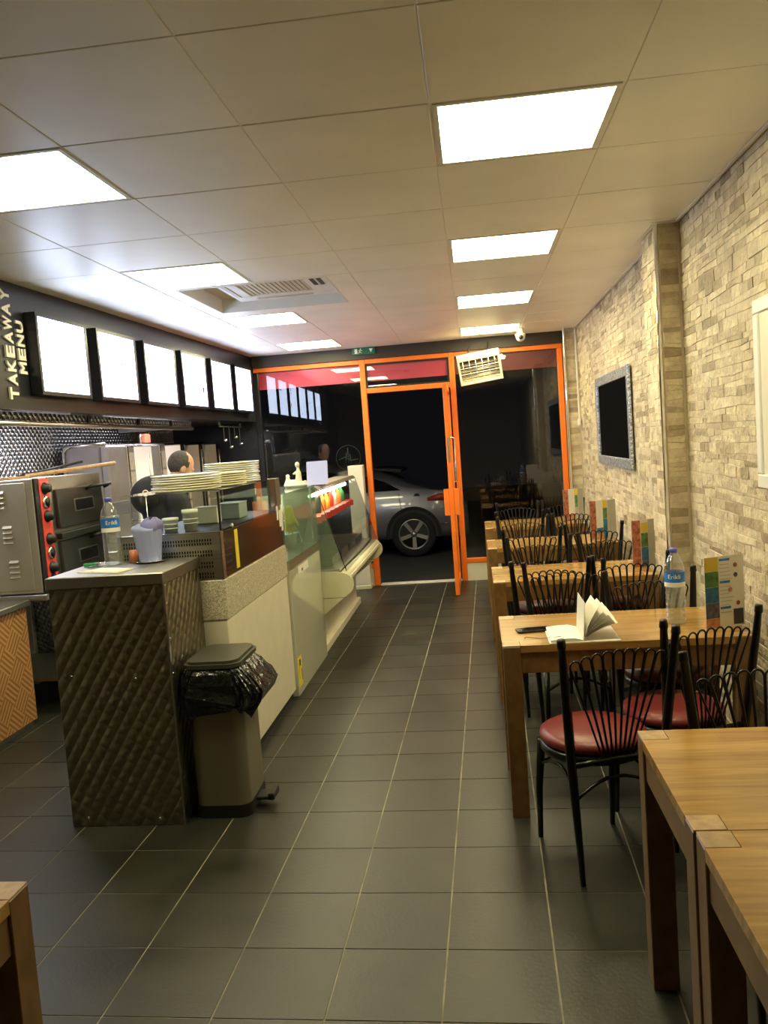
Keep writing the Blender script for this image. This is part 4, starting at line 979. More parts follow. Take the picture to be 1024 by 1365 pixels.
for k, (lab, x, y, c, l) in enumerate((('pale blue carton deep in the display case', -1.36, 4.55, pm('pale_blue_carton', (.45, .55, .56), .5), .16), ('white carton in the middle of the display case', -1.42, 4.30, m_carton, .07))):
    t = thing('carton', lab, 'carton', (x, y, z1+.005))
    MB().box((x-.06, y-l/2, z1+.005), (x+.06, y+l/2, z1+.085), c, ch=.003).build('carton_body', c, t); MB().box((x-.062, y-l/2-.002, z1+.0855), (x+.062, y+l/2+.002, z1+.094), c, ch=.002).build('carton_lid', c, t)
# plates on top of the case
def plate_stack(name, x, y, z, n, a, b, dz, rot):
    proto = None; grp = name.replace('cream oval plate in', 'cream oval plates in')
    ORD = ['topmost', 'second from top', 'third from top', 'fourth from top', 'fifth from top', 'sixth from top', 'seventh from top', 'eighth from top', 'ninth from top', 'lowest']
    for k in range(n):
        lab = name+', '+('lowest' if k == 0 else ORD[n-1-k])
        loc = (x+random.uniform(-.004, .004), y+random.uniform(-.004, .004), z+k*dz); ro = R(rot)+random.uniform(-.03, .03)
        if proto is None:
            proto = thing('oval_plate', lab, 'plate', (0, 0, 0), grp)
            MB().lathe([(0, .0), (.70, 0), (.78, .001), (.97, .0040), (1.0, .0060), (1.0, .0105), (.985, .0118), (.93, .0108), (.7, .0055), (0, .005)], 40, mat=m_plate, sx=a, sy=b).build('plate_body', m_plate, proto)
            proto.location = loc; proto.rotation_euler = (0, 0, ro)
        else: dup(proto, loc, ro, lab)
plate_stack('cream oval plate in the front stack on the display case', -1.425, 4.02, z2+.001, 7, .172, .14, .0118, 5)
plate_stack('cream oval plate in the middle stack on the display case', -1.375, 4.34, z2+.001, 6, .160, .13, .0118, 10)
plate_stack('cream oval plate in the tall rear stack on the display case', -1.385, 4.68, z2+.001, 10, .158, .13, .0118, 5)

# ================================================================== UNIT 2: glossy fronted counter
t = thing('glossy_counter', 'glossy pale counter section with upright green glass', 'counter', (-1.45, 5.55, 0))
V = -1.183
MB().box((ux0, 5.055, .0), (V, 6.075, .80), m_mirrorp, ch=.003).build('front_panel', m_mirrorp, t)
MB().box((ux0, 5.06, .80), (V, 6.07, .86), m_steel).build('well_rim', m_steel, t)
MB().box((V-.006, 5.06, .86), (V, 6.07, 1.275), m_casegreen).build('front_glass', m_casegreen, t)
MB().box((ux0+.05, 5.06, 1.275), (V, 6.07, 1.283), m_casegreen).build('top_glass', m_casegreen, t)
MB().box((ux0+.05, 6.062, .86), (V-.008, 6.068, 1.27), m_casegreen).build('end_glass', m_casegreen, t)
for y in (5.10, 6.03): MB().tube([(V-.03, y, .862), (V-.03, y, 1.274)], .008, 8, m_steel).build('glass_post', m_steel, t)
MB().box((V, 5.30, .74), (V+.0012, 5.62, .79), m_paper).box((V, 5.40, .745), (V+.0016, 5.44, .765), m_blk).build('paper_label', m_paper, t)
st_ = MB().box((V, 4.93+.14, .05), (V+.0012, 5.13+.05, .24), m_yellow)
for a, b, c, d in ((5.115, .18, 5.15, .22), (5.10, .10, 5.105, .2), (5.16, .08, 5.175, .15)): st_.box((V+.0012, a, b), (V+.0016, c, d), m_blk)
st_.build('yellow_sticker', m_yellow, t)
for n_, (lab, y) in enumerate((('steel food tub in the glossy counter near the display case', 5.28), ('steel food tub in the glossy counter near the deli glass', 5.75))):
    t = thing('food_tub', lab, 'food tub', (-1.42, y, .861), 'steel food tubs in the counter')
    MB().lathe([(0, 0), (.11, 0), (.125, .10), (.135, .104), (.135, .108), (.118, .104), (.10, .01), (0, .01)], 28, (-1.42, y, .861), m_steel, sx=1.2).build('tub_body', m_steel, t)
    MB().tube([(-1.42+.18*math.cos(a*PI/8), y, .90+.17*math.sin(a*PI/8)) for a in range(9)], .005, 6, m_steel).build('handle', m_steel, t)
GX, GY = -1.258, 5.50
t = thing('yellow_glove', 'yellow rubber glove hanging behind the glass', 'glove', (GX, GY, .985))
mb = MB(); capsule(mb, (GX, GY, 1.15), (GX, GY, 1.07), .030, .036)
for k in range(4): capsule(mb, (GX+(k-1.5)*.014, GY+(k-1.5)*.010, 1.06), (GX+(k-1.5)*.020, GY+(k-1.5)*.012, .985+.012*abs(k-1.5)), .009, .008, 8)
capsule(mb, (GX+.03, GY, 1.10), (GX+.055, GY, 1.045), .010, .009, 8)
voxel(mb, .005, 3).build('glove_body', m_yellow, t)
# figurine on the glass top
m_fig = pm('cream_resin', (.78, .74, .58), .45)
t = thing('figurine', 'small cream figurine of two figures on the glass top', 'figurine', (-1.27, 5.82, 1.284))
mb = MB(); fx, fy, fz = -1.27, 5.82, 1.284
mb.ell((fx, fy, fz+.016), (.085, .05, .018)); mb.ell((fx-.02, fy, fz+.03), (.05, .035, .025))
capsule(mb, (fx+.025, fy, fz+.03), (fx+.03, fy, fz+.10), .026, .018); capsule(mb, (fx+.03, fy, fz+.10), (fx+.028, fy, fz+.135), .015, .010); mb.ell((fx+.025, fy, fz+.158), (.017, .017, .022))
capsule(mb, (fx+.028, fy, fz+.115), (fx-.005, fy, fz+.095), .010, .008)
capsule(mb, (fx-.055, fy, fz+.02), (fx-.05, fy, fz+.055), .026, .016); mb.ell((fx-.05, fy, fz+.078), (.015, .015, .018))
capsule(mb, (fx+.03, fy, fz+.02), (fx+.075, fy, fz+.035), .018, .010)
voxel(mb, .004, 2).build('figurine_body', m_fig, t)
t = thing('price_card', 'lilac white card standing on the deli counter', 'card', (-1.12, 6.32, 1.27))
Mx = Matrix.Translation((-1.205, 6.32, 1.269)) @ Matrix.Rotation(R(-12), 4, 'X')
MB().prism(rrect(-.082, 0, .082, .185, .008), 1, -.003, .003, m_lcard, M=Mx).build('card_face', m_lcard, t)
MB().box((-.06, .001, 0), (.06, .05, .006), m_lcard, M=Mx).build('card_foot', m_lcard, t)

# ================================================================== UNIT 3: deli counter with slanted glass
t = thing('deli_counter', 'cream deli counter with slanted glass front and bumper rail', 'deli counter', (-1.45, 7.1, 0))
dy0, dy1 = 6.085, 8.10
MB().prism([(ux0, .06), (-1.235, .06), (-1.235, .27), (-1.20, .60), (-1.20, .62), (ux0, .62)], 1, dy0+.03, dy1-.03, m_cream).build('body', m_cream, t)
MB().box((ux0, dy0+.03, 0), (-1.195, dy1-.03, .06), m_cream, ch=.004).build('kick_plate', m_cream, t)
def endpanel(y):
    pts = [(-1.235, .265), (-1.02, .430)]+arc(-1.035, .525, .088, -62, 78, 10)+[(-1.06, .618), (-1.235, .622)]
    p = MB().prism(pts, 1, y, y+.03, m_creamg).build('end_bracket', m_creamg, t)
    MB().box((-1.233, y-.001, .425), (-1.015, y+.002, .428), m_dark).build('bracket_groove', m_dark, p)
    MB().ell((-1.055, y-.001, .49), (.004, .002, .004), 8, 5, m_chrome).build('screw', m_chrome, p)
endpanel(dy0); endpanel(dy1-.03)
MB().box((-1.22, dy0-.004, .05), (-1.19, dy0+.03, .265), m_cream, ch=.003).build('front_post', m_cream, t)
MB().tube([(-1.015, dy0+.03, .575), (-1.015, dy1-.03, .575)], .048, 16, m_creamg).build('bumper_rail', m_creamg, t)
MB().box((-.972, dy0+.035, .560), (-.964, dy1-.035, .590), m_cream, ch=.002).build('rail_groove', m_cream, t)
MB().box((-1.22, dy0+.03, .50), (-1.04, dy1-.03, .530), m_creamg).build('front_ledge', m_creamg, t)
MB().box((ux0, dy0+.03, .62), (-1.05, dy1-.03, .64), m_steel).build('deck', m_steel, t)
gt = MB(); P0, P1 = (-1.175, 1.245), (-.995, .625)
gt.prism([P0, (P0[0]+.006, P0[1]+.002), (P1[0]+.006, P1[1]+.002), P1], 1, dy0+.01, dy1-.01, m_case).build('slanted_glass', m_case, t)
gt = MB().prism([(ux0+.05, 1.245), (P0[0]-.003, 1.245), (P1[0]-.003, .645), (ux0+.05, .645)], 1, dy0+.012, dy0+.018, m_casegreen).build('end_glass', m_casegreen, t)
MB().prism([(ux0+.05, 1.245), (P0[0]-.003, 1.245), (P1[0]-.003, .645), (ux0+.05, .645)], 1, dy1-.018, dy1-.012, m_case).build('end_glass', m_case, t)
MB().tube([(P0[0], dy0+.008, P0[1]), (P1[0], dy0+.008, P1[1])], .004, 6, m_rubber).build('glass_edge', m_rubber, t)
MB().prism([(-1.36, 1.262), (-1.185, 1.262), (-1.165, 1.242), (-1.20, 1.228), (-1.36, 1.238)], 1, dy0+.02, dy1-.02, m_steeld).build('canopy', m_steeld, t)
MB().tube([(-1.245, dy0+.10, 1.192), (-1.245, dy1-.2, 1.192)], .014, 10, m_tube).build('lamp_tube', m_tube, t)
MB().box((ux0+.05, dy0+.04, .64), (ux0+.06, dy1-.03, 1.235), m_white).build('rear_panel', m_white, t)
MB().box((-1.62, dy0+.05, 1.00), (-1.22, dy1-.05, 1.008), m_case).build('inner_shelf', m_case, t)
tr = MB().box((-1.60, dy0+.06, 1.009), (-1.20, dy1-.1, 1.035), m_redfood)
for k in range(9):
    y = dy0+.12+k*.21; tr.prism([(-1.205+0*k, y-.09), (-1.205, y+.09), (-1.170, y)], 2, .985, 1.035, m_redfood)
tr.build('red_lining', m_redfood, t)
for k in range(4):
    y = dy0+.20+k*.45
    t2 = thing('food_tray', ['steel tray at the near end of the deli deck', 'second steel tray from the near end of the deli deck', 'second steel tray from the shopfront end of the deli deck', 'steel tray at the shopfront end of the deli deck'][k], 'tray', (-1.35, y+.1, .641), 'steel trays on the deli deck')
    MB().box((-1.55, y, .641), (-1.13, y+.38, .650), m_steel, ch=.003).box((-1.55, y, .650), (-1.54, y+.38, .70), m_steel).box((-1.14, y, .650), (-1.13, y+.38, .70), m_steel).box((-1.55, y, .650), (-1.13, y+.01, .70), m_steel).box((-1.55, y+.37, .650), (-1.13, y+.38, .70), m_steel).build('tray_body', m_steel, t2)
sauce = [((.75, .28, .05), 'orange'), ((.70, .55, .08), 'yellow'), ((.62, .08, .04), 'red'), ((.72, .66, .52), 'pale'), ((.72, .30, .06), 'amber'), ((.05, .32, .10), 'green')]
for k, (c, nm) in enumerate(sauce):
    y = 6.78+k*.20; x = -1.27
    t2 = thing('sauce_bottle', '%s sauce bottle on the lit deli shelf' % nm, 'bottle', (x, y, 1.036), 'sauce bottles on the deli shelf')
    mt = pm(nm+'_sauce', c, .35); MB().lathe([(0, 0), (.030, 0), (.032, .01), (.032, .085), (.014, .115), (.012, .13), (0, .13)], 18, (x, y, 1.036), mt).build('bottle_body', mt, t2)
    MB().lathe([(0, .13), (.014, .13), (.014, .15), (.004, .155), (0, .155)], 14, (x, y, 1.036), m_signg if k % 2 else m_paper).build('cap', m_paper, t2)
t2 = thing('black_canister', 'dark canister at the near end of the deli shelf', 'canister', (-1.27, 6.52, 1.036))
MB().lathe([(0, 0), (.04, 0), (.042, .01), (.042, .12), (.03, .135), (0, .135)], 20, (-1.27, 6.52, 1.036), m_rubber).build('canister_body', m_rubber, t2); MB().lathe([(0, .135), (.02, .135), (.02, .15), (0, .15)], 14, (-1.27, 6.52, 1.036), m_steel).build('lid', m_steel, t2)
# cream end pillar at the window
t = thing('cream_pillar', 'pale cream upright panel by the left door post', 'panel', (-1.25, 8.80, 0))
MB().box((-1.345, 8.82, 0), (-1.185, 8.96, 1.335), m_cream, ch=.004).build('panel_body', m_cream, t)
MB().box((-1.35, 8.815, 0), (-1.18, 8.965, .04), m_creamg, ch=.003).build('panel_foot', m_creamg, t)

# ================================================================== PEDAL BIN
t = thing('pedal_bin', 'tall steel pedal bin with black liner beside the counter', 'bin', (-1.17, 3.52, 0))
b0, b1, c0, c1 = -1.282, -1.045, 3.362, 3.660
MB().prism(rrect(b0-.004, c0-.004, b1+.004, c1+.004, .05), 2, 0, .055, m_rubber).build('bin_base', m_rubber, t)
MB().prism(rrect(b0, c0, b1, c1, .05, 8), 2, .055, .60, m_binsteel, smooth=False).build('bin_body', m_binsteel, t)
MB().prism(rrect(b0-.006, c0-.012, b1+.008, c1+.03, .055, 8), 2, .655, .672, m_binlid).prism(rrect(b0+.006, c0+.0, b1-.004, c1+.018, .05, 8), 2, .672, .684, m_binlid).build('bin_lid', m_binlid, t)
MB().box((b1-.02, c0+.10, .03), (b1+.075, c0+.19, .045), m_rubber, ch=.004).box((b1+.055, c0+.095, .03), (b1+.085, c0+.195, .060), m_rubber, ch=.004).build('pedal', m_rubber, t)
rings = []
N = 64
for i, (z, ex) in enumerate(((.655, .004), (.63, .014), (.585, .024), (.54, .030), (.50, .030), (.455, .018))):
    base_ = rrect(b0-ex, c0-ex, b1+ex, c1+ex, .06, 15)
    r = []
    for k, (x, y) in enumerate(base_):
        a = 2*PI*k/len(base_); cx_, cy_ = (b0+b1)/2, (c0+c1)/2
        nx_, ny_ = x-cx_, y-cy_; L_ = math.hypot(nx_, ny_)
        f = (.006*math.sin(13*a+i*1.9)+.006*math.sin(23*a-i*2.7)+.007*math.sin(7*a+i))*min(1, i*.6)
        right = max(0, nx_/L_-.3)*(0, .03, .09, .125, .10, .02)[i]    # loose liner bulges on the aisle side
        zz = z
        if i == 5: zz += .020*math.sin(3*a+.6)+.012*math.sin(8*a)+(.055 if nx_ > .1 and y > c0+.05 else 0)
        r.append((max(x+nx_/L_*f+right, -1.303), y+ny_/L_*f, zz))
    rings.append(r)
MB().loft(rings, m_bag, cap=False, smooth=False).loft([rings[-1], [((x+1.172)*.93-1.172, (y-3.511)*.93+3.511, z+.05) for x, y, z in rings[-1]]], m_bag, cap=False).build('bin_liner', m_bag, t)

# ================================================================== PIZZA OVEN, ITS STAND, THE CABINET
OX = -2.61; oy0, oy1 = 4.72, 5.60; oz0, oz1 = .800, 1.490
t = thing('oven_stand', 'steel table that carries the pizza oven', 'table', (-2.9, 5.15, 0))
MB().box((-3.28, 4.71, .755), (-2.60, 5.70, .792), m_steel, ch=.003).build('stand_top', m_steel, t)
for x in (-3.24, -2.66):
    for y in (4.91, 5.62): MB().box((x-.02, y-.02, 0), (x+.02, y+.02, .755), m_steel, ch=.002).build('leg', m_steel, t)
MB().box((-3.24, 4.93, .20), (-2.64, 5.60, .225), m_steel, ch=.002).build('lower_shelf', m_steel, t)
MB().box((-3.25, 5.645, .05), (-2.62, 5.66, .75), m_qdark).build('back_panel', m_qdark, t)
t = thing('pizza_oven', 'two-deck steel pizza oven with a red control strip', 'oven', (-2.9, 5.15, .793))
MB().box((-3.24, oy0, oz0), (OX-.012, oy1, oz1), m_oven, ch=.004).build('oven_body', m_oven, t)
sp = MB().box((-3.22, oy0-.006, oz0+.02), (OX-.06, oy0, oz1-.02), m_oven, ch=.002).build('side_panel', m_oven, t)
for (x, z) in ((-2.86, 1.32), (-2.83, 1.11), (-2.81, .90), (-3.07, 1.32), (-3.04, 1.11), (-3.02, .90)):
    for k in range(4):
        MB().prism([(oy0-.006, z+k*.030), (oy0-.022, z+k*.030+.004), (oy0-.006, z+k*.030+.018)], 0, x, x+.058, m_oven).build('louvre', m_oven, sp)
wx, wz = -2.915, 1.165
MB().prism([(wx-.055, wz-.045), (wx+.055, wz-.045), (wx, wz+.05)], 1, oy0-.0075, oy0-.0065, m_yellow).prism([(wx+.004, wz+.02), (wx-.014, wz-.012), (wx-.002, wz-.010), (wx-.006, wz-.034), (wx+.014, wz-.002), (wx+.002, wz-.004)], 1, oy0-.0085, oy0-.0075, m_blk).build('warning_triangle', m_yellow, sp)
# front (faces the aisle)
MB().box((OX-.012, oy0+.003, oz0), (OX, oy0+.050, oz1), m_rubber).build('front_edge', m_rubber, t)
cs = MB().box((OX-.012, oy0+.05, oz0+.01), (OX+.004, oy0+.165, oz1-.005), m_ovenred, ch=.002).build('control_strip', m_ovenred, t)
for k, z in enumerate((1.425, 1.34, 1.255, 1.115, 1.03, .94, .865)):
    Mx = Matrix.Translation((OX+.004, oy0+.108, z)) @ Matrix.Rotation(PI/2, 4, 'Y')
    if k in (1, 4): MB().lathe([(0, 0), (.040, 0), (.040, .008), (.033, .012), (0, .012)], 20, mat=m_chrome, M=Mx).lathe([(0, .012), (.027, .012), (0, .0135)], 16, mat=m_blk, M=Mx).build('thermometer', m_chrome, cs)
    else: MB().lathe([(0, 0), (.038, 0), (.038, .006), (.028, .012), (.025, .036), (0, .038)], 20, mat=m_rubber, M=Mx).build('knob', m_rubber, cs)
MB().box((OX+.004, oy0+.06, oz1-.05), (OX+.006, oy0+.155, oz1-.02), pm('red_label', (.75, .16, .14), .4)).build('maker_label', None, cs)
MB().box((OX-.012, oy0+.165, oz0), (OX, oy1, oz1), m_steeld).build('front_plate', m_steeld, t)
for (za, zb) in ((1.165, 1.41), (.83, 1.085)):
    Mx = Matrix.Translation((OX+.004, 0, za)) @ Matrix.Rotation(-.05, 4, 'Y')
    dr = MB().box((0, oy0+.22, 0), (.028, oy1-.03, zb-za), m_ovend, ch=.004, M=Mx).build('oven_door', m_ovend, t)
    hgt = zb-za; ym = (oy0+.22+oy1-.03)/2+.02
    MB().box((.028, ym-.13, hgt*.36), (.032, ym+.14, hgt*.70), m_steel, M=Mx).box((.032, ym-.118, hgt*.39), (.0335, ym+.128, hgt*.67), m_ovenglass, M=Mx).build('door_window', m_ovenglass, dr)
    MB().tube([Mx @ Vector((.028, oy1-.26, hgt-.02)), Mx @ Vector((.075, oy1-.26, hgt-.005)), Mx @ Vector((.075, oy1+.01, hgt-.005)), Mx @ Vector((.028, oy1+.01, hgt-.02))], .012, 8, m_rubber).build('handle', m_rubber, dr)
MB().box((OX, oy0+.18, 1.100), (OX+.05, oy1-.02, 1.140), m_rubber, ch=.004).build('deck_lip', m_rubber, t)
t = thing('pizza_peel', 'wooden pizza peel lying on top of the oven', 'pizza peel', (-2.95, 5.3, oz1+.002))
MB().tube([(-2.82, 5.02, oz1+.014), (-2.69, 5.50, oz1+.040), (-2.60, 5.85, oz1+.058)], .014, 10, m_woodend).build('peel_handle', m_woodend, t)
Mx = Matrix.Translation((-2.90, 4.86, oz1+.003))
MB().prism(rrect(-.16, -.12, .13, .14, .05), 2, 0, .014, m_woodend, M=Mx).build('peel_blade', m_woodend, t)
t = thing('metal_peel', 'thin metal peel lying across the oven top behind the wooden one', 'pizza peel', (-2.95, 5.45, oz1+.002))
MB().tube([(-3.12, 5.42, oz1+.010), (-2.72, 5.60, oz1+.085)], .008, 8, m_rubber).build('peel_handle', m_rubber, t)
MB().box((-3.22, 5.28, oz1+.002), (-3.06, 5.50, oz1+.006), m_steel).build('peel_blade', m_steel, t)
t = thing('wooden_cabinet', 'cabinet faced in basket-weave wood with a dark top', 'cabinet', (-3.0, 4.3, 0))
MB().box((-3.28, 3.85, .04), (-2.728, 4.692, .735), m_parq, ch=.003).build('body', m_parq, t)
MB().box((-3.28, 3.87, 0), (-2.75, 4.68, .04), m_steeld).build('plinth', m_steeld, t)
MB().box((-3.29, 3.84, .735), (-2.70, 4.697, .768), m_steeld, ch=.003).build('top_board', m_steeld, t)

# ================================================================== KITCHEN WALL: hood, bench, grills
t = thing('extraction_hood', 'long embossed steel extraction hood under the menu bulkhead', 'hood', (-2.9, 6.2, 1.80))
hy0, hy1 = 3.3, 7.55
MB().box((-2.60, hy0, 1.822), (-2.58, hy1, 1.879), m_qwall).build('hood_face', m_qwall, t)
MB().box((-3.28, hy1-.02, 1.822), (-2.60, hy1, 1.879), m_steel).box((-3.28, hy0, 1.822), (-2.60, hy0+.02, 1.879), m_steel).build('hood_end', m_steel, t)
MB().tube([(-2.575, hy0, 1.812), (-2.575, hy1, 1.812)], .016, 10, m_steel).build('hood_rail', m_steel, t)
for y in (5.45, 6.3, 7.0): MB().box((-2.578, y-.02, 1.83), (-2.568, y+.02, 1.876), m_blk).build('hood_clip', m_blk, t)
for k, y in enumerate((4.45, 5.35, 6.25, 6.95)):
    xh = -3.06 if y < 6 else -2.84
    MB().box((xh, y, 1.866), (xh+(.16 if y < 6 else .08), y+.50, 1.878), m_hoodl).build('hood_lamp', m_hoodl, t)
t = thing('kitchen_bench', 'long steel bench along the kitchen wall behind the oven', 'bench', (-2.95, 7.4, 0))
MB().box((-3.28, 5.75, .87), (-2.60, 8.98, .91), m_steel, ch=.003).build('bench_top', m_steel, t)
MB().box((-3.27, 5.77, .06), (-2.66, 8.96, .87), m_steeld, ch=.003).build('bench_body', m_steeld, t)
MB().box((-3.25, 5.80, .0), (-2.70, 8.94, .06), m_blk).build('plinth', m_blk, t)
t = thing('splash_guard', 'low steel splash guard standing on the kitchen bench', 'guard', (-2.65, 6.2, .911))
MB().box((-2.66, 5.85, 1.16), (-2.64, 6.29, 1.26), m_steel, ch=.002).box((-2.70, 5.85, .911), (-2.64, 5.87, 1.26), m_steel).box((-2.70, 6.27, .911), (-2.64, 6.29, 1.26), m_steel).build('guard_frame', m_steel, t)
m_grillp = pm('grill_steel', (.30, .275, .265), .42, .6, var=.06)
m_grilld = pm('grill_black_steel', (.035, .032, .032), .25, .7)
m_cell = pm('burner_cell', (.42, .36, .30), .7, var=.2, vs=30)
m_winglit = pm('lamplit_wing_steel', (.80, .77, .76), .4, .3)  # wing steel coloured lighter to stand for the lamp light it catches
def grill(label, y, matp, wing, w_=.72, h=.79, tube=False, c=1.0):
    """vertical doner broiler: flat panel, chrome strip, recessed column of burner cells, angled wing"""
    x0, x1 = -3.24, -2.86; z = .911
    t = thing('doner_grill', label, 'grill', (-3.0, y+w_/2, z), 'vertical doner grills on the bench')
    MB().box((x0, y, z), (x1-.07, y+.70*c, z+h), matp, ch=.012).build('grill_cabinet', matp, t)
    MB().box((x1-.07, y, z), (x1, y+.36*c, z+h-.01), matp, ch=.014).build('face_panel', matp, t)
    MB().box((x1-.07, y+.362*c, z), (x1+.006, y+.388*c, z+h-.02), m_chrome, ch=.002).build('chrome_strip', m_chrome, t)
    col = MB().box((x1-.07, y+.39*c, z+.02), (x1-.008, y+.530*c, z+h-.03), m_steeld).build('burner_column', m_steeld, t)
    for k in range(4):
        zz = z+.05+k*(h-.10)/4; MB().box((x1-.008, y+.415*c, zz), (x1-.001, y+.505*c, zz+(h-.10)/4-.022), m_cell, ch=.002).build('burner_cell', m_cell, col)
    MB().prism([(x1-.012, y+.532*c), (x1+.085*c, y+.685*c), (x1+.075*c, y+.695*c), (x1-.03, y+.56*c)], 2, z+.01, z+h-.03, wing).prism([(x1-.012, y+.532*c), (x1+.085*c, y+.685*c), (x1-.02, y+.685*c), (x1-.07, y+.60*c)], 2, z+h-.03, z+h-.022, matp).build('wing_plate', wing, t)
    MB().tube([(x1+.15, y+.46*c, z+.02), (x1+.15, y+.46*c, z+h-.08)], .008, 8, m_steeld).build('spit', m_steeld, t)
    MB().lathe([(0, 0), (.09, 0), (.09, .012), (0, .016)], 24, (x1+.15, y+.46*c, z), m_steel).build('drip_plate', m_steel, t)
    if tube: MB().tube([(x0+.02, y-.016, z+.02), (x0+.02, y-.016, z+h-.05), (x0+.04, y-.016, z+h-.015), (x0+.08, y-.016, z+h), (x1-.01, y-.016, z+h)], .014, 8, m_steel).build('corner_tube', m_steel, t)
    return t
grill('steel doner grill nearest the oven', 6.33, m_grillp, m_winglit, tube=True)
grill('steel doner grill behind the man', 7.06, m_grillp, m_winglit)
grill('black doner grill beside the steel ones', 7.80, m_grilld, m_grillp, w_=.56, c=.78)
grill('black doner grill nearest the shopfront', 8.38, m_grilld, m_grillp, w_=.56, c=.78)
t = thing('spit_motor', 'orange spit motor on top of the steel doner grill', 'motor', (-2.95, 7.30, 1.702))
MB().box((-3.0, 7.30, 1.703), (-2.93, 7.42, 1.79), m_terra, ch=.010).build('motor_body', m_terra, t); MB().tube([(-2.965, 7.26, 1.703), (-2.965, 7.26, 1.81)], .008, 8, m_chrome).build('motor_pin', m_chrome, t)
# small hanging ladles on a rail
t = thing('utensil_rail', 'short dark rail for ladles under the bulkhead', 'rail', (-2.5, 8.3, 1.83))
MB().tube([(-2.50, 8.15, 1.835), (-2.50, 8.92, 1.835)], .007, 8, m_steeld).build('rail_bar', m_steeld, t)
for y in (8.16, 8.91): MB().box((-2.51, y-.008, 1.835), (-2.49, y+.008, 1.880), m_steeld).build('rail_post', m_steeld, t)
for k in range(4):
    y = 8.24+k*.19; L_ = (.13, .20, .10, .17)[k]
    t = thing('ladle', ['ladle nearest the grills', 'longest ladle', 'shortest ladle', 'ladle nearest the shopfront'][k]+' hanging from the dark utensil rail', 'ladle', (-2.49, y, 1.83-L_), 'steel ladles on the rail')
    MB().tube([(-2.50, y, 1.845), (-2.488, y, 1.845), (-2.486, y, 1.82), (-2.486, y, 1.83-L_)], .003, 6, m_steeld).build('handle', m_steeld, t)
    MB().ell((-2.475, y, 1.825-L_), (.022, .022, .018), 14, 8, m_chrome).build('bowl', m_chrome, t)

# ================================================================== MAN BEHIND THE COUNTER
bx, by = -2.265, 5.95
t = thing('person', 'man in black clothes bending his head behind the plates, seen from behind', 'person', (bx, by, 0))
fd = R(38)                              # heading: facing right and away
ce, se = math.cos(fd), math.sin(fd)
def pp(f, l, z): return (bx+f*ce-l*se, by+f*se+l*ce, z)      # f forward, l to his left
S_ = .93
def P3(f, l, z): return pp(f*S_, l*S_, z*S_)
skin = MB()
# head: skull, face, jaw, nose, ears, neck
Mh = Matrix.Translation(P3(.135, 0, 1.585)) @ Matrix.Rotation(fd, 4, 'Z') @ Matrix.Rotation(.38, 4, 'Y')
skin.ell((-.012, 0, .03), (.096, .077, .098), 20, 14, M=Mh); skin.ell((.030, 0, -.035), (.066, .060, .085), 18, 12, M=Mh); skin.ell((.045, 0, -.085), (.040, .042, .035), M=Mh)
skin.ell((.096, 0, -.025), (.018, .013, .022), M=Mh); skin.ell((.090, 0, .0), (.012, .009, .03), M=Mh)
for s in (-1, 1): skin.ell((-.006, s*.076, -.016), (.017, .010, .029), M=Mh); skin.ell((.078, s*.030, .012), (.014, .018, .010), M=Mh)
skin.ell((.090, 0, -.062), (.014, .026, .008), M=Mh)
capsule(skin, P3(.02, 0, 1.40), P3(.10, 0, 1.53), .062, .056)
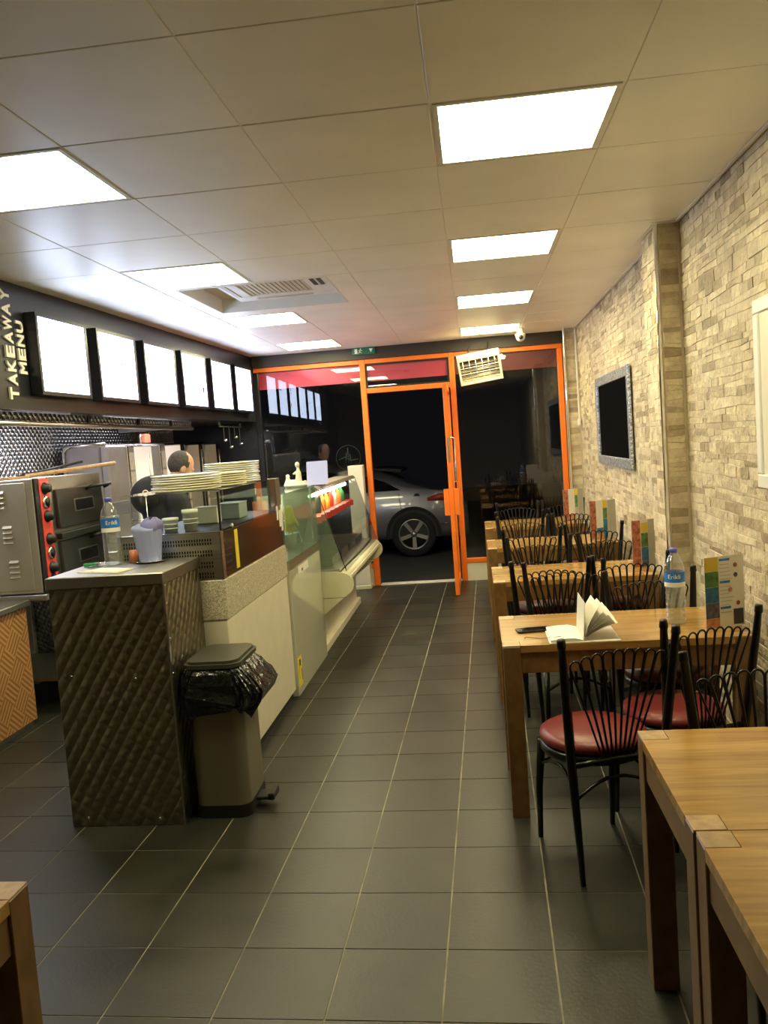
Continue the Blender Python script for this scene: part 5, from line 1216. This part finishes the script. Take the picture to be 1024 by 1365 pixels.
# torso, arms, legs under the clothes (one surface)
def limb(mb, pts, rs):
    for i in range(len(pts)-1): capsule(mb, pts[i], pts[i+1], rs[i], rs[i+1])
def bodyparts(mb, g):
    mb.ell(P3(-.10, 0, 1.385), (.150+g, .17+g, .13+g), 20, 14)
    mb.ell(P3(-.01, 0, 1.24), (.155+g, .185+g, .22+g), 20, 14); mb.ell(P3(-.03, 0, 1.02), (.14+g, .165+g, .17+g), 20, 14); mb.ell(P3(-.05, 0, .90), (.145+g, .17+g, .13+g), 20, 14)
    for s in (-1, 1):
        capsule(mb, P3(-.0, s*.05, 1.38), P3(.0, s*.17, 1.34), .060+g, .070+g)
        limb(mb, [P3(0, s*.195, 1.33), P3(.05, s*.25, 1.06), P3(.25, s*.17, .93)], [.062+g, .047+g, .036+g])
        limb(mb, [P3(-.05, s*.09, .88), P3(-.02, s*.10, .47), P3(-.05, s*.10, .07)], [.095+g, .062+g, .042+g])
bodyparts(skin, -.006)
for s in (-1, 1):
    capsule(skin, P3(.25, s*.17, .93), P3(.30, s*.155, .905), .030, .026)
    skin.ell(P3(.345, s*.145, .895), (.048, .046, .022), 14, 8)
    for k, ln in enumerate((.070, .080, .075, .058)):
        a = P3(.375, s*(.115+.02*k), .890); m_ = P3(.375+ln*.55, s*(.113+.02*k), .875); e = P3(.375+ln*.85, s*(.112+.02*k), .845); capsule(skin, a, m_, .0095, .009, 8); capsule(skin, m_, e, .009, .0075, 8)
    a = P3(.33, s*.105, .892); m_ = P3(.37, s*.080, .880); e = P3(.405, s*.078, .862); capsule(skin, a, m_, .012, .010, 8); capsule(skin, m_, e, .010, .008, 8)
    mb2 = skin.ell(P3(.03, s*.10, .05), (.05, .05, .045))
bd = voxel(skin, .008, 3).build('body', m_skin, t)
hair = MB(); hair.ell((-.0145, 0, .0305), (.0965, .079, .0985), 40, 28, M=Mh)
inv = Mh.inverted(); hv = []
hm = MB(); keep = []
for f in hair.f:
    c = sum((inv @ hair.v[i] for i in f), Vector())/len(f)
    if c.z > -.05 and c.x < .030-.42*max(0, c.z-.03)-1.1*max(0, .02-c.z): keep.append(f)
hm.add(hair.v, keep, m_hair, True); hm.build('hair', m_hair, t)
jk = MB()
bodyparts(jk, .022)
jv = voxel(jk, .013, 2)
jm = MB(); keep = [f for f in jv.f if sum(jv.v[i].z for i in f)/len(f) > .84]; jm.add(jv.v, keep, m_cloth, True)
col = MB(); capsule(col, P3(.0, 0, 1.38), P3(.06, 0, 1.47), .080, .070)
jm.add(col.v, col.f, m_cloth, True); jm.build('jacket', m_cloth, t)
tm = MB(); keep = [f for f in jv.f if sum(jv.v[i].z for i in f)/len(f) <= .86]; tm.add(jv.v, keep, m_cloth, True); tm.build('trousers', m_cloth, t)
for s in (-1, 1):
    sh_ = MB(); sh_.ell(P3(.03, s*.10, .04), (.13, .055, .04), 16, 10, M=None); sh_.build('shoe', m_rubber, t)
